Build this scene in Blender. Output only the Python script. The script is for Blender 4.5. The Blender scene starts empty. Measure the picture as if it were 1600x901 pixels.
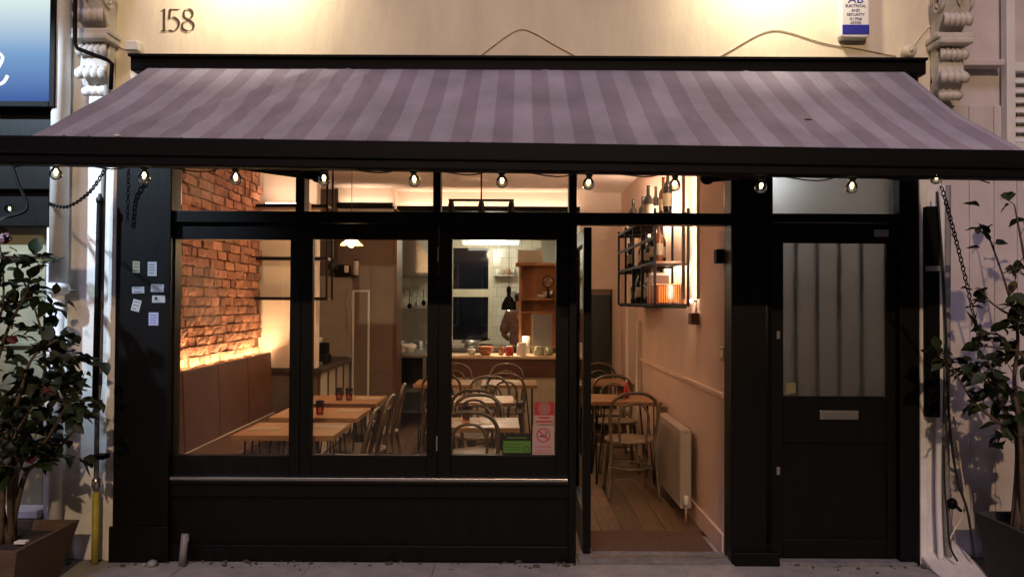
import bpy, math, random
from mathutils import Vector, Matrix, Quaternion
random.seed(7)
S = bpy.context.scene
COL = S.collection
R = math.radians

# ------------------------------------------------------------------ camera
CAM_Y, CAM_Z, FPX = -4.8, 1.60, 1214.0
PITCH, ROLL = R(0.92), R(0.29)
Fv = Vector((0, math.cos(PITCH), math.sin(PITCH)))
R0 = Vector((1, 0, 0)); U0 = Vector((0, -math.sin(PITCH), math.cos(PITCH)))
Rv = R0 * math.cos(ROLL) + U0 * math.sin(ROLL)
Uv = -R0 * math.sin(ROLL) + U0 * math.cos(ROLL)
cd = bpy.data.cameras.new("camera"); cam = bpy.data.objects.new("camera", cd); COL.objects.link(cam)
cam.matrix_world = Matrix(((Rv.x, Uv.x, -Fv.x, 0), (Rv.y, Uv.y, -Fv.y, CAM_Y), (Rv.z, Uv.z, -Fv.z, CAM_Z), (0, 0, 0, 1)))
cd.sensor_width = 36; cd.lens = 36 * FPX / 1600; cd.clip_start = 0.05; cd.clip_end = 500
S.camera = cam

def P(px, py, y=0.0):
    """survey helper: the point at depth y whose bearing was measured at (px, py)"""
    d = Fv + Rv * ((px - 800) / FPX) - Uv * ((py - 450.5) / FPX)
    t = (y - CAM_Y) / d.y
    return Vector((d.x * t, y, CAM_Z + d.z * t))
def X(px, y=0.0, py=450): return P(px, py, y).x
def Z(py, y=0.0, px=800): return P(px, py, y).z

# ------------------------------------------------------------------ world, sun, exposure
W = bpy.data.worlds.new("World"); S.world = W; W.use_nodes = True
wn = W.node_tree.nodes; wl = W.node_tree.links
sky = wn.new("ShaderNodeTexSky"); sky.sky_type = 'NISHITA'; sky.sun_disc = False
sky.sun_elevation = R(-4.0); sky.sun_rotation = R(200)
bg = wn["Background"]; bg.inputs[1].default_value = 0.25
wl.new(sky.outputs[0], bg.inputs[0])
sd = bpy.data.lights.new("moon", 'SUN'); sd.energy = 0.85; sd.angle = R(14); sd.color = (0.80, 0.68, 1.0)
so = bpy.data.objects.new("moon", sd); COL.objects.link(so)
so.rotation_euler = Vector((0.25, 0.75, -0.95)).to_track_quat('-Z', 'Y').to_euler()
S.view_settings.view_transform = 'Standard'; S.view_settings.look = 'None'
S.view_settings.gamma = 1; S.view_settings.exposure = 0.0; S.view_settings.use_curve_mapping = False
S.render.engine = 'CYCLES'

# ------------------------------------------------------------------ materials
MATS = {}
def mat(name, col, rough=0.6, metal=0.0, var=0.0, scale=8.0, bump=0.0, bscale=60.0, stretch=(1, 1, 1), emit=None, estr=0.0, col2=None, coat=0.0, spec=0.5, perobj=0.0):
    m = bpy.data.materials.new(name); m.use_nodes = True
    n = m.node_tree.nodes; l = m.node_tree.links; b = n["Principled BSDF"]
    b.inputs["Base Color"].default_value = (*col, 1); b.inputs["Roughness"].default_value = rough
    b.inputs["Metallic"].default_value = metal; b.inputs["Coat Weight"].default_value = coat
    b.inputs["Specular IOR Level"].default_value = spec
    tc = None
    if var or bump or col2:
        tc = n.new("ShaderNodeTexCoord"); mp = n.new("ShaderNodeMapping"); mp.inputs["Scale"].default_value = stretch
        l.new(tc.outputs["Object"], mp.inputs[0])
        if perobj:
            oi0 = n.new("ShaderNodeObjectInfo"); mu = n.new("ShaderNodeVectorMath"); mu.operation = 'SCALE'; mu.inputs[0].default_value = (37, 17, 53)
            l.new(oi0.outputs["Random"], mu.inputs["Scale"]); l.new(mu.outputs[0], mp.inputs["Location"])
    cout = None
    if var or col2:
        ns = n.new("ShaderNodeTexNoise"); ns.inputs["Scale"].default_value = scale; ns.inputs["Detail"].default_value = 6; ns.inputs["Roughness"].default_value = 0.62
        l.new(mp.outputs[0], ns.inputs["Vector"])
        mx = n.new("ShaderNodeMix"); mx.data_type = 'RGBA'
        c2 = col2 if col2 else tuple(max(0, c * (1 + var)) for c in col)
        c1 = col if col2 else tuple(max(0, c * (1 - var)) for c in col)
        mx.inputs[6].default_value = (*c1, 1); mx.inputs[7].default_value = (*c2, 1)
        rp = n.new("ShaderNodeMapRange"); rp.inputs[1].default_value = 0.32; rp.inputs[2].default_value = 0.68
        l.new(ns.outputs["Fac"], rp.inputs[0]); l.new(rp.outputs[0], mx.inputs[0]); cout = mx.outputs[2]
    if perobj:
        oi = n.new("ShaderNodeObjectInfo"); hv = n.new("ShaderNodeHueSaturation")
        mr = n.new("ShaderNodeMapRange"); mr.inputs[3].default_value = 1 - perobj; mr.inputs[4].default_value = 1 + perobj
        l.new(oi.outputs["Random"], mr.inputs[0]); l.new(mr.outputs[0], hv.inputs["Value"])
        if cout: l.new(cout, hv.inputs["Color"])
        else: hv.inputs["Color"].default_value = (*col, 1)
        cout = hv.outputs[0]
    if cout: l.new(cout, b.inputs["Base Color"])
    if bump:
        nb = n.new("ShaderNodeTexNoise"); nb.inputs["Scale"].default_value = bscale; nb.inputs["Detail"].default_value = 5
        l.new(mp.outputs[0], nb.inputs["Vector"])
        bp = n.new("ShaderNodeBump"); bp.inputs["Strength"].default_value = bump; bp.inputs["Distance"].default_value = 0.01
        l.new(nb.outputs["Fac"], bp.inputs["Height"]); l.new(bp.outputs[0], b.inputs["Normal"])
    if emit:
        b.inputs["Emission Color"].default_value = (*emit, 1); b.inputs["Emission Strength"].default_value = estr
    MATS[name] = m
    return m
def glass(name, tint=(1, 1, 1), rough=0.0, ior=1.45, dirt=0.0):
    m = bpy.data.materials.new(name); m.use_nodes = True; n = m.node_tree.nodes; l = m.node_tree.links
    n.remove(n["Principled BSDF"]); o = n["Material Output"]
    t = n.new("ShaderNodeBsdfTransparent"); t.inputs[0].default_value = (*tint, 1)
    g = n.new("ShaderNodeBsdfGlossy"); g.inputs["Roughness"].default_value = rough
    fr = n.new("ShaderNodeFresnel"); fr.inputs[0].default_value = ior
    mx = n.new("ShaderNodeMixShader"); l.new(fr.outputs[0], mx.inputs[0]); l.new(t.outputs[0], mx.inputs[1]); l.new(g.outputs[0], mx.inputs[2])
    out = mx
    if dirt:
        df = n.new("ShaderNodeBsdfDiffuse"); df.inputs[0].default_value = (.6, .6, .6, 1)
        m2 = n.new("ShaderNodeMixShader"); ns = n.new("ShaderNodeTexNoise"); ns.inputs["Scale"].default_value = 3; ns.inputs["Detail"].default_value = 8
        tc = n.new("ShaderNodeTexCoord"); l.new(tc.outputs["Object"], ns.inputs["Vector"])
        mr = n.new("ShaderNodeMapRange"); mr.inputs[1].default_value = .4; mr.inputs[2].default_value = .8; mr.inputs[3].default_value = 0.0; mr.inputs[4].default_value = dirt
        l.new(ns.outputs["Fac"], mr.inputs[0]); l.new(mr.outputs[0], m2.inputs[0]); l.new(mx.outputs[0], m2.inputs[1]); l.new(df.outputs[0], m2.inputs[2]); out = m2
    l.new(out.outputs[0], o.inputs[0]); MATS[name] = m
    return m
def emis(name, col, s):
    m = bpy.data.materials.new(name); m.use_nodes = True; n = m.node_tree.nodes; l = m.node_tree.links
    n.remove(n["Principled BSDF"]); e = n.new("ShaderNodeEmission"); e.inputs[0].default_value = (*col, 1); e.inputs[1].default_value = s
    l.new(e.outputs[0], n["Material Output"].inputs[0]); MATS[name] = m
    return m

mat('cream_render', (.74, .66, .52), .85, var=.10, scale=2.6, bump=.35, bscale=16, stretch=(1.6, 1, .5))
mat('white_render', (.70, .67, .63), .8, var=.14, scale=4, bump=.35, bscale=18)
mat('white_paint', (.72, .71, .70), .55, var=.06, scale=6, bump=.1, bscale=30)
mat('black_paint', (.0030, .0026, .0028), .46, var=.4, scale=5, bump=.12, bscale=22, stretch=(3, 3, .6), spec=.22)
mat('black_metal', (.0035, .003, .0036), .6, var=.2, scale=20, spec=.10)
mat('black_rubber', (.012, .012, .012), .6)
mat('steel', (.55, .54, .52), .32, metal=1.0, var=.12, scale=30, stretch=(1, 1, 12))
mat('bright_metal', (.55, .53, .50), .36, metal=1.0, var=.1, scale=40)
mat('grey_pipe', (.22, .21, .21), .5, var=.2, scale=12, bump=.1)
mat('yellow_paint', (.44, .36, .06), .5, var=.15, scale=10, bump=.1)
mat('pavement', (.22, .215, .20), .85, var=.3, scale=5, bump=.6, bscale=40, col2=(.34, .325, .30))
mat('pavement_edge', (.17, .165, .16), .9, var=.25, scale=15, bump=.7, bscale=50)
mat('asphalt', (.05, .05, .052), .85, var=.2, scale=30, bump=.5, bscale=200)
mat('brick', (.26, .11, .067), .92, scale=16, col2=(.42, .215, .14), bump=.8, bscale=70, perobj=.42)
mat('mortar', (.16, .09, .055), .95, var=.25, scale=25, bump=.9, bscale=60)
mat('plaster_pink', (.68, .49, .40), .75, var=.05, scale=3, bump=.12, bscale=30)
mat('plaster_white', (.76, .68, .60), .7, var=.04, scale=3, bump=.1, bscale=30)
mat('plaster_brown', (.15, .105, .082), .7, var=.12, scale=4, bump=.1, bscale=30)
mat('ceiling_paint', (.80, .70, .62), .8, var=.03, scale=3)
mat('leather', (.105, .042, .021), .48, var=.2, scale=6, bump=.2, bscale=90)
mat('wood_table', (.31, .155, .072), .36, scale=5, stretch=(1, 9, 9), col2=(.45, .25, .125), perobj=.12, bump=.1, bscale=20)
mat('wood_floor', (.07, .042, .024), .42, scale=6, stretch=(9, 1, 1), col2=(.17, .105, .06), perobj=.28, bump=.15, bscale=18)
mat('wood_chair', (.125, .092, .062), .26, var=.25, scale=10, stretch=(3, 3, 1), perobj=.1)
mat('wood_seat', (.19, .14, .095), .45, var=.2, scale=10, stretch=(1, 5, 1))
mat('wood_dark', (.11, .042, .02), .42, var=.3, scale=5, stretch=(1, 6, 6), bump=.08)
mat('wood_orange', (.44, .20, .07), .5, var=.18, scale=5, stretch=(6, 6, 1), bump=.08)
mat('mat_brown', (.115, .06, .03), .95, var=.25, scale=50, bump=.8, bscale=300)
mat('worktop', (.72, .55, .38), .35, var=.12, scale=6)
mat('counter_dark', (.055, .032, .022), .45, var=.2, scale=8)
mat('tile_white', (.68, .68, .60), .18, var=.05, scale=4, perobj=.06)
mat('grout', (.30, .29, .26), .9)
mat('cream_gloss', (.66, .62, .50), .4, var=.05)
mat('green_door', (.018, .028, .022), .45, var=.2)
mat('dark_blue_glass', (.008, .010, .018), .08)
mat('ceramic', (.78, .75, .70), .25)
mat('terracotta', (.42, .17, .08), .5, var=.15)
mat('red_plastic', (.55, .05, .03), .4)
mat('jar_green', (.34, .36, .25), .3)
mat('paper', (.74, .72, .68), .8, var=.05)
mat('linen', (.66, .60, .52), .85, var=.08, scale=20, bump=.2)
mat('bottle_dark', (.006, .008, .005), .22, spec=.3)
mat('bottle_label', (.20, .16, .11), .7)
mat('bottle_amber', (.10, .028, .008), .2)
mat('cloth_plum', (.13, .075, .085), .85, scale=24, col2=(.24, .16, .15), bump=.4)
mat('trouser_dark', (.02, .02, .024), .85)
mat('skin', (.50, .29, .20), .5)
mat('hair_black', (.012, .010, .010), .5)
mat('leaf', (.010, .019, .007), .55, spec=.22, scale=12, col2=(.030, .042, .016), perobj=.35)
mat('leaf_dry', (.10, .075, .028), .5, var=.3, scale=10, perobj=.3)
mat('petal_red', (.085, .008, .010), .55, var=.25, scale=14)
mat('stem', (.085, .058, .035), .8, var=.25, scale=30, bump=.3)
mat('soil', (.035, .026, .02), .95, bump=.9, bscale=80)
mat('planter_wood', (.085, .050, .034), .7, scale=6, stretch=(1, 9, 9), col2=(.14, .085, .055), bump=.3)
mat('planter_dark', (.04, .037, .036), .75, var=.25, scale=8, bump=.3)
mat('card_white', (.33, .33, .35), .45)
mat('card_lilac', (.30, .31, .46), .5)
mat('card_olive', (.24, .22, .14), .5)
mat('ink_black', (.01, .01, .01), .6)
mat('ink_red', (.50, .03, .05), .5)
mat('ink_navy', (.035, .04, .20), .5)
mat('sticker_pink', (.50, .34, .34), .5)
mat('sticker_green', (.10, .24, .04), .5)
mat('alarm_white', (.74, .74, .76), .35)
mat('alarm_blue', (.03, .035, .33), .35)
mat('numeral_brown', (.075, .045, .018), .6, var=.3, scale=40)
mat('cable_white', (.62, .54, .41), .6)
mat('cable_black', (.012, .012, .012), .5)
mat('board_mauve', (.56, .50, .50), .6, var=.08, scale=5, bump=.1)
mat('stone', (.58, .54, .50), .85, var=.15, scale=9, bump=.5, bscale=30)
mat('blind_cream', (.25, .235, .15), .7, var=.06)
mat('radiator', (.38, .31, .265), .4, var=.03)
mat('fridge_grey', (.34, .30, .27), .35, var=.06)
mat('brass', (.5, .33, .10), .3, metal=1.0)
mat('dirt', (.07, .055, .045), .95, bump=.9, bscale=60)
glass('window_glass', (.97, .96, .94), dirt=.022)
glass('bulb_glass', (.92, .93, .80), ior=1.5)
glass('tumbler_amber', (.93, .56, .28), ior=1.5)
glass('shade_glass', (1.0, .80, .55), ior=1.5)
emis('led_warm', (1.0, .60, .30), 110)
emis('led_white', (1.0, .74, .50), 75)
emis('bulb_hot', (1.0, .62, .22), 160)
emis('filament', (1.0, .88, .50), 9)
emis('fluorescent', (1.0, .95, .78), 14)
emis('lantern_glow', (1.0, .24, .04), 2.6)
emis('led_up', (1.0, .74, .52), 170)
emis('led_cove', (1.0, .68, .51), 620)
emis('led_shelf', (1.0, .70, .50), 40)
emis('led_ledge', (1.0, .68, .48), 30)
emis('globe_glow', (1.0, .67, .45), 9)
emis('flood_white', (.7, .85, 1.0), 20)
emis('ember', (1.0, .75, .5), 30)

def frosted():
    m = bpy.data.materials.new('frosted_glass'); m.use_nodes = True; b = m.node_tree.nodes["Principled BSDF"]
    b.inputs["Base Color"].default_value = (.78, .82, .86, 1); b.inputs["Transmission Weight"].default_value = 1.0
    b.inputs["Roughness"].default_value = .58; b.inputs["IOR"].default_value = 1.4
    MATS['frosted_glass'] = m
frosted()
def fabric():
    m = bpy.data.materials.new('awning_fabric'); m.use_nodes = True; n = m.node_tree.nodes; l = m.node_tree.links; b = n["Principled BSDF"]
    b.inputs["Roughness"].default_value = .85
    tc = n.new("ShaderNodeTexCoord"); sp = n.new("ShaderNodeSeparateXYZ"); l.new(tc.outputs["UV"], sp.inputs[0])
    a = n.new("ShaderNodeMath"); a.operation = 'MULTIPLY'; a.inputs[1].default_value = 1 / .192; l.new(sp.outputs[0], a.inputs[0])
    f = n.new("ShaderNodeMath"); f.operation = 'FRACT'; l.new(a.outputs[0], f.inputs[0])
    g = n.new("ShaderNodeMath"); g.operation = 'GREATER_THAN'; g.inputs[1].default_value = .5; l.new(f.outputs[0], g.inputs[0])
    mx = n.new("ShaderNodeMix"); mx.data_type = 'RGBA'; mx.inputs[6].default_value = (.25, .222, .295, 1); mx.inputs[7].default_value = (.33, .312, .405, 1)
    l.new(g.outputs[0], mx.inputs[0])
    ns = n.new("ShaderNodeTexNoise"); ns.inputs["Scale"].default_value = 2.2; ns.inputs["Detail"].default_value = 8; l.new(tc.outputs["Object"], ns.inputs["Vector"])
    mr = n.new("ShaderNodeMapRange"); mr.inputs[1].default_value = .3; mr.inputs[2].default_value = .7; mr.inputs[3].default_value = .68; mr.inputs[4].default_value = 1.14; l.new(ns.outputs["Fac"], mr.inputs[0])
    hv = n.new("ShaderNodeHueSaturation"); l.new(mx.outputs[2], hv.inputs["Color"]); l.new(mr.outputs[0], hv.inputs["Value"]); l.new(hv.outputs[0], b.inputs["Base Color"])
    wv = n.new("ShaderNodeTexNoise"); wv.inputs["Scale"].default_value = 350; l.new(tc.outputs["Object"], wv.inputs["Vector"])
    bp = n.new("ShaderNodeBump"); bp.inputs["Strength"].default_value = .25; bp.inputs["Distance"].default_value = .003; l.new(wv.outputs["Fac"], bp.inputs["Height"])
    w2 = n.new("ShaderNodeTexNoise"); w2.inputs["Scale"].default_value = 5; w2.inputs["Detail"].default_value = 3; w2.inputs["Distortion"].default_value = 1.5; mpp = n.new("ShaderNodeMapping"); mpp.inputs["Scale"].default_value = (1.6, .6, .6); mpp.inputs["Rotation"].default_value = (0, 0, .5)
    l.new(tc.outputs["Object"], mpp.inputs[0]); l.new(mpp.outputs[0], w2.inputs["Vector"])
    b2 = n.new("ShaderNodeBump"); b2.inputs["Strength"].default_value = .55; b2.inputs["Distance"].default_value = .03; l.new(w2.outputs["Fac"], b2.inputs["Height"]); l.new(bp.outputs[0], b2.inputs["Normal"]); l.new(b2.outputs[0], b.inputs["Normal"])
    MATS['awning_fabric'] = m
fabric()
def signface():
    # light-box face, glow gradient baked into the emission colour: pale at the top, blue at the bottom
    m = bpy.data.materials.new('sign_face'); m.use_nodes = True; n = m.node_tree.nodes; l = m.node_tree.links; n.remove(n["Principled BSDF"])
    tc = n.new("ShaderNodeTexCoord"); sp = n.new("ShaderNodeSeparateXYZ"); l.new(tc.outputs["Generated"], sp.inputs[0])
    cr = n.new("ShaderNodeValToRGB"); e = cr.color_ramp.elements
    e[0].position = .0; e[0].color = (.06, .13, .40, 1); e[1].position = .46; e[1].color = (.78, .93, .92, 1)
    e2 = cr.color_ramp.elements.new(.22); e2.color = (.22, .40, .70, 1)
    l.new(sp.outputs[2], cr.inputs[0])
    em = n.new("ShaderNodeEmission"); em.inputs[1].default_value = .9; l.new(cr.outputs[0], em.inputs[0]); l.new(em.outputs[0], n["Material Output"].inputs[0]); MATS['sign_face'] = m
signface()
def shade_frost():
    m = bpy.data.materials.new('shade_frost'); m.use_nodes = True; n = m.node_tree.nodes; l = m.node_tree.links; n.remove(n["Principled BSDF"])
    t = n.new("ShaderNodeBsdfTranslucent"); t.inputs[0].default_value = (1, .74, .45, 1); q = n.new("ShaderNodeBsdfTransparent"); q.inputs[0].default_value = (1, .85, .65, 1)
    x = n.new("ShaderNodeMixShader"); x.inputs[0].default_value = .55; l.new(t.outputs[0], x.inputs[1]); l.new(q.outputs[0], x.inputs[2]); l.new(x.outputs[0], n["Material Output"].inputs[0]); MATS['shade_frost'] = m
shade_frost()
emis('sign_letter', (.85, .92, .95), 1.3)

# ------------------------------------------------------------------ mesh builder
WLOC = {}
class MB:
    def __init__(s): s.v = []; s.f = []; s.uv = None
    def add(s, vs, fs):
        k = len(s.v); s.v += [Vector(p) for p in vs]; s.f += [tuple(i + k for i in q) for q in fs]; return s
    def box(s, x0, x1, y0, y1, z0, z1):
        x0, x1 = sorted((x0, x1)); y0, y1 = sorted((y0, y1)); z0, z1 = sorted((z0, z1))
        return s.add([(x0, y0, z0), (x1, y0, z0), (x1, y1, z0), (x0, y1, z0), (x0, y0, z1), (x1, y0, z1), (x1, y1, z1), (x0, y1, z1)],
                     [(0, 3, 2, 1), (4, 5, 6, 7), (0, 1, 5, 4), (1, 2, 6, 5), (2, 3, 7, 6), (3, 0, 4, 7)])
    def hexa(s, b, t):
        return s.add(list(b) + list(t), [(0, 3, 2, 1), (4, 5, 6, 7), (0, 1, 5, 4), (1, 2, 6, 5), (2, 3, 7, 6), (3, 0, 4, 7)])
    def tube(s, pts, r, n=8, closed=False, caps=True):
        pts = [Vector(p) for p in pts]; N = len(pts)
        rr = r if isinstance(r, (list, tuple)) else [r] * N
        def tan(i):
            a = pts[(i - 1) % N] if (closed or i > 0) else pts[0]
            b = pts[(i + 1) % N] if (closed or i < N - 1) else pts[-1]
            return (b - a).normalized()
        t0 = tan(0); up = Vector((0, 0, 1)) if abs(t0.z) < .9 else Vector((1, 0, 0))
        nx = t0.cross(up).normalized(); vs = []; pt = t0
        for i in range(N):
            t = tan(i)
            ax = pt.cross(t)
            if ax.length > 1e-6: nx = Quaternion(ax.normalized(), pt.angle(t)) @ nx
            nx = (nx - t * nx.dot(t)).normalized(); ny = t.cross(nx); pt = t
            for k in range(n):
                a = 2 * math.pi * k / n
                vs.append(pts[i] + (nx * math.cos(a) + ny * math.sin(a)) * rr[i])
        fs = []
        for i in range(N if closed else N - 1):
            j = (i + 1) % N
            for k in range(n):
                k2 = (k + 1) % n; fs.append((i * n + k, i * n + k2, j * n + k2, j * n + k))
        if caps and not closed:
            fs.append(tuple(range(n - 1, -1, -1))); fs.append(tuple((N - 1) * n + k for k in range(n)))
        return s.add(vs, fs)
    def lathe(s, prof, c=(0, 0, 0), n=16, axis='z', capb=True, capt=True):
        vs = []; fs = []; c = Vector(c)
        for (r, h) in prof:
            for k in range(n):
                a = 2 * math.pi * k / n; u, w = r * math.cos(a), r * math.sin(a)
                p = {'z': (u, w, h), 'y': (u, h, -w), 'x': (h, u, w)}[axis]
                vs.append(c + Vector(p))
        m = len(prof)
        for i in range(m - 1):
            for k in range(n):
                k2 = (k + 1) % n; fs.append((i * n + k, i * n + k2, (i + 1) * n + k2, (i + 1) * n + k))
        if capb and prof[0][0] > 1e-5: fs.append(tuple(range(n - 1, -1, -1)))
        if capt and prof[-1][0] > 1e-5: fs.append(tuple((m - 1) * n + k for k in range(n)))
        return s.add(vs, fs)
    def prism(s, poly, a0, a1, axis='y'):
        """poly: 2-D outline; axis y -> (x,z), axis x -> (y,z), axis z -> (x,y)"""
        def q(p, a): return {'y': (p[0], a, p[1]), 'x': (a, p[0], p[1]), 'z': (p[0], p[1], a)}[axis]
        n = len(poly); vs = [q(p, a0) for p in poly] + [q(p, a1) for p in poly]
        fs = [tuple(range(n)), tuple(range(2 * n - 1, n - 1, -1))] + [(i, i + n, (i + 1) % n + n, (i + 1) % n) for i in range(n)]
        return s.add(vs, fs)
    def grid(s, fn, nu, nv):
        vs = [fn(i / nu, j / nv) for j in range(nv + 1) for i in range(nu + 1)]
        fs = [(j * (nu + 1) + i, j * (nu + 1) + i + 1, (j + 1) * (nu + 1) + i + 1, (j + 1) * (nu + 1) + i) for j in range(nv) for i in range(nu)]
        return s.add(vs, fs)
    def ell(s, c, r, n=10, m=7, rot=None):
        c = Vector(c); vs = []; fs = []
        for j in range(m + 1):
            th = math.pi * j / m
            for k in range(n):
                a = 2 * math.pi * k / n
                p = Vector((r[0] * math.sin(th) * math.cos(a), r[1] * math.sin(th) * math.sin(a), r[2] * math.cos(th)))
                if rot: p = rot @ p
                vs.append(c + p)
        for j in range(m):
            for k in range(n):
                k2 = (k + 1) % n; fs.append((j * n + k, (j + 1) * n + k, (j + 1) * n + k2, j * n + k2))
        return s.add(vs, fs)
    def build(s, name, m, parent=None, smooth=False, bevel=0.0, origin=None, solid=0.0):
        lo = Vector((min(p.x for p in s.v), min(p.y for p in s.v), min(p.z for p in s.v)))
        hi = Vector((max(p.x for p in s.v), max(p.y for p in s.v), max(p.z for p in s.v)))
        o0 = Vector(origin) if origin is not None else (lo + hi) / 2
        me = bpy.data.meshes.new(name); me.from_pydata([p - o0 for p in s.v], [], s.f)
        if s.uv:
            ul = me.uv_layers.new()
            for lp in me.loops: ul.data[lp.index].uv = s.uv[lp.vertex_index]
        if smooth: me.polygons.foreach_set('use_smooth', [True] * len(me.polygons))
        me.validate(); me.update()
        me.materials.append(MATS[m])
        return put(name, me, o0, parent, bevel, solid)
def put(name, me, o0, parent=None, bevel=0.0, solid=0.0):
    o = bpy.data.objects.new(name, me); COL.objects.link(o)
    WLOC[o.name] = Vector(o0)
    o.location = Vector(o0) - (WLOC[parent.name] if parent else Vector((0, 0, 0)))
    if parent: o.parent = parent
    if solid:
        md = o.modifiers.new('solid', 'SOLIDIFY'); md.thickness = solid
    if bevel:
        md = o.modifiers.new('bevel', 'BEVEL'); md.width = bevel; md.segments = 2; md.limit_method = 'ANGLE'
    return o
def empty(name, loc, label=None, cat=None, group=None):
    o = bpy.data.objects.new(name, None); COL.objects.link(o); o.empty_display_size = .1
    o.location = loc; WLOC[o.name] = Vector(loc)
    if label: tag(o, label, cat, group)
    return o
def tag(o, label=None, cat=None, group=None, kind=None):
    if label: o['label'] = label
    if cat: o['category'] = cat
    if group: o['group'] = group
    if kind: o['kind'] = kind
    return o
def copy_tree(o, parent=None):
    c = o.copy(); COL.objects.link(c)
    if parent: c.parent = parent
    for ch in list(o.children): copy_tree(ch, c)
    return c
def bx(name, m, parent, x0, x1, y0, y1, z0, z1, bevel=0.0):
    return MB().box(x0, x1, y0, y1, z0, z1).build(name, m, parent, bevel=bevel)
def struct(o): o['kind'] = 'structure'; return o
def text_mesh(s, size, extrude=.0008):
    cu = bpy.data.curves.new('t', 'FONT'); cu.body = s; cu.size = size; cu.extrude = extrude; cu.align_x = 'CENTER'; cu.align_y = 'CENTER'; cu.resolution_u = 3
    ob = bpy.data.objects.new('t', cu); COL.objects.link(ob)
    bpy.context.view_layer.update()
    me = bpy.data.meshes.new_from_object(ob.evaluated_get(bpy.context.evaluated_depsgraph_get()))
    bpy.data.objects.remove(ob); return me
def lettering(name, s, size, m, parent, loc, sx=1.0):
    me = text_mesh(s, size); me.transform(Matrix.Rotation(R(90), 4, 'X') @ Matrix.Diagonal((sx, 1, 1, 1))); me.materials.clear(); me.materials.append(MATS[m])
    return put(name, me, loc, parent)
def arc(pts, n=12):
    """Catmull-Rom through pts"""
    pts = [Vector(p) for p in pts]; q = [pts[0]] + pts + [pts[-1]]; out = []
    for i in range(1, len(q) - 2):
        a, b, c, d = q[i - 1], q[i], q[i + 1], q[i + 2]
        for k in range(n):
            t = k / n
            out.append(.5 * ((2 * b) + (c - a) * t + (2 * a - 5 * b + 4 * c - d) * t * t + (3 * b - a - 3 * c + d) * t ** 3))
    out.append(pts[-1]); return out
def light(name, typ, loc, energy, col, parent=None, size=.05, spot=None, blend=.6, aim=None):
    d = bpy.data.lights.new(name, typ); d.energy = energy; d.color = col
    if typ in ('POINT', 'SPOT'): d.shadow_soft_size = size
    if typ == 'SPOT': d.spot_size = R(spot); d.spot_blend = blend
    o = bpy.data.objects.new(name, d); COL.objects.link(o)
    o.location = Vector(loc) - (WLOC[parent.name] if parent else Vector())
    if parent: o.parent = parent
    if aim: o.rotation_euler = (Vector(aim) - Vector(loc)).to_track_quat('-Z', 'Y').to_euler()
    return o

# ================================================================== GROUND
pav = struct(MB().box(-14, 14, -3.6, 0.55, -.30, -.004).build('pavement', 'pavement'))
struct(MB().box(-60, 60, -60, 60, -.40, -.31).build('ground', 'asphalt'))
k = MB()
for i in range(-6, 7):
    pass
for i in range(12):          # concrete paving slabs laid at the wall
    x0 = -4.2 + i * .75 + random.uniform(-.01, .01)
    for (ya, yb) in ((-.62, -.035), (-1.25, -.63)):
        bx('paving_slab', 'pavement', pav, x0, x0 + .742, ya, yb, -.02, random.uniform(-.001, .005), bevel=.004)
kb = MB().box(-14, 14, -3.75, -3.6, -.3, .0)
kb.build('kerb', 'pavement_edge', pav, bevel=.01)
grime = MB()
for i in range(230):
    x = random.uniform(-3.2, 3.1); r = random.uniform(.003, .011) if i % 9 else random.uniform(.012, .02)
    if .45 < x < 1.36: continue
    grime.ell((x, -.012 - abs(random.gauss(0, .06)), r * .4), (r * 1.3, r, r * .7), 6, 4)
tag(grime.build('grit', 'dirt'), 'brown grit and leaf litter along the foot of the shopfront', 'grit', kind='stuff')

# ================================================================== BUILDING (upper wall, party piers)
XL, XR = X(186), X(1432)          # ends of the black shopfront
bld = empty('shop_building', (0, .1, 0), 'cream rendered shop building with the painted number 158 above the awning', 'building')
bx('wall', 'cream_render', bld, X(170, 0, 60), X(1462, 0, 60), 0, .3, 2.55, 6.5)
zs = Z(20)
def numeral(name, strokes, nib, px, py0):
    m = MB(); h = Z(14) - Z(49); c = P(px, 49, -.004); e = 0
    for st in strokes:
        pts = arc([(p[0], 0, p[1]) for p in st], 8) if len(st) > 2 else [Vector((p[0], 0, p[1])) for p in st]
        for a, b in zip(pts, pts[1:]):
            e += 1; dy = -e * 2e-5
            A = c + Vector((a.x * h, dy, a.z * h)); B = c + Vector((b.x * h, dy, b.z * h)); n = Vector((nib[0] * h, 0, nib[1] * h))
            m.add([A - n, A + n, B + n, B - n], [(0, 1, 2, 3)])
    return m.build(name, 'numeral_brown', bld, solid=.002)
numeral('numeral', [[(0, .02), (0, .98)], [(-.12, .90), (0, .99)], [(-.13, .01), (.13, .01)]], (.05, .02), 256, 0)
numeral('numeral', [[(.22, .97), (-.16, .97)], [(-.16, .98), (-.19, .56)], [(-.19, .56), (.02, .62), (.22, .44), (.22, .22), (.02, .02), (-.2, .05)]], (.05, .02), 271, 0)
numeral('numeral', [[(0, .52), (-.19, .66), (-.17, .9), (0, .99), (.17, .9), (.19, .68), (0, .52), (-.23, .34), (-.23, .12), (0, .01), (.23, .12), (.22, .36), (0, .52)]], (.05, .02), 293.5, 0)

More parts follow.
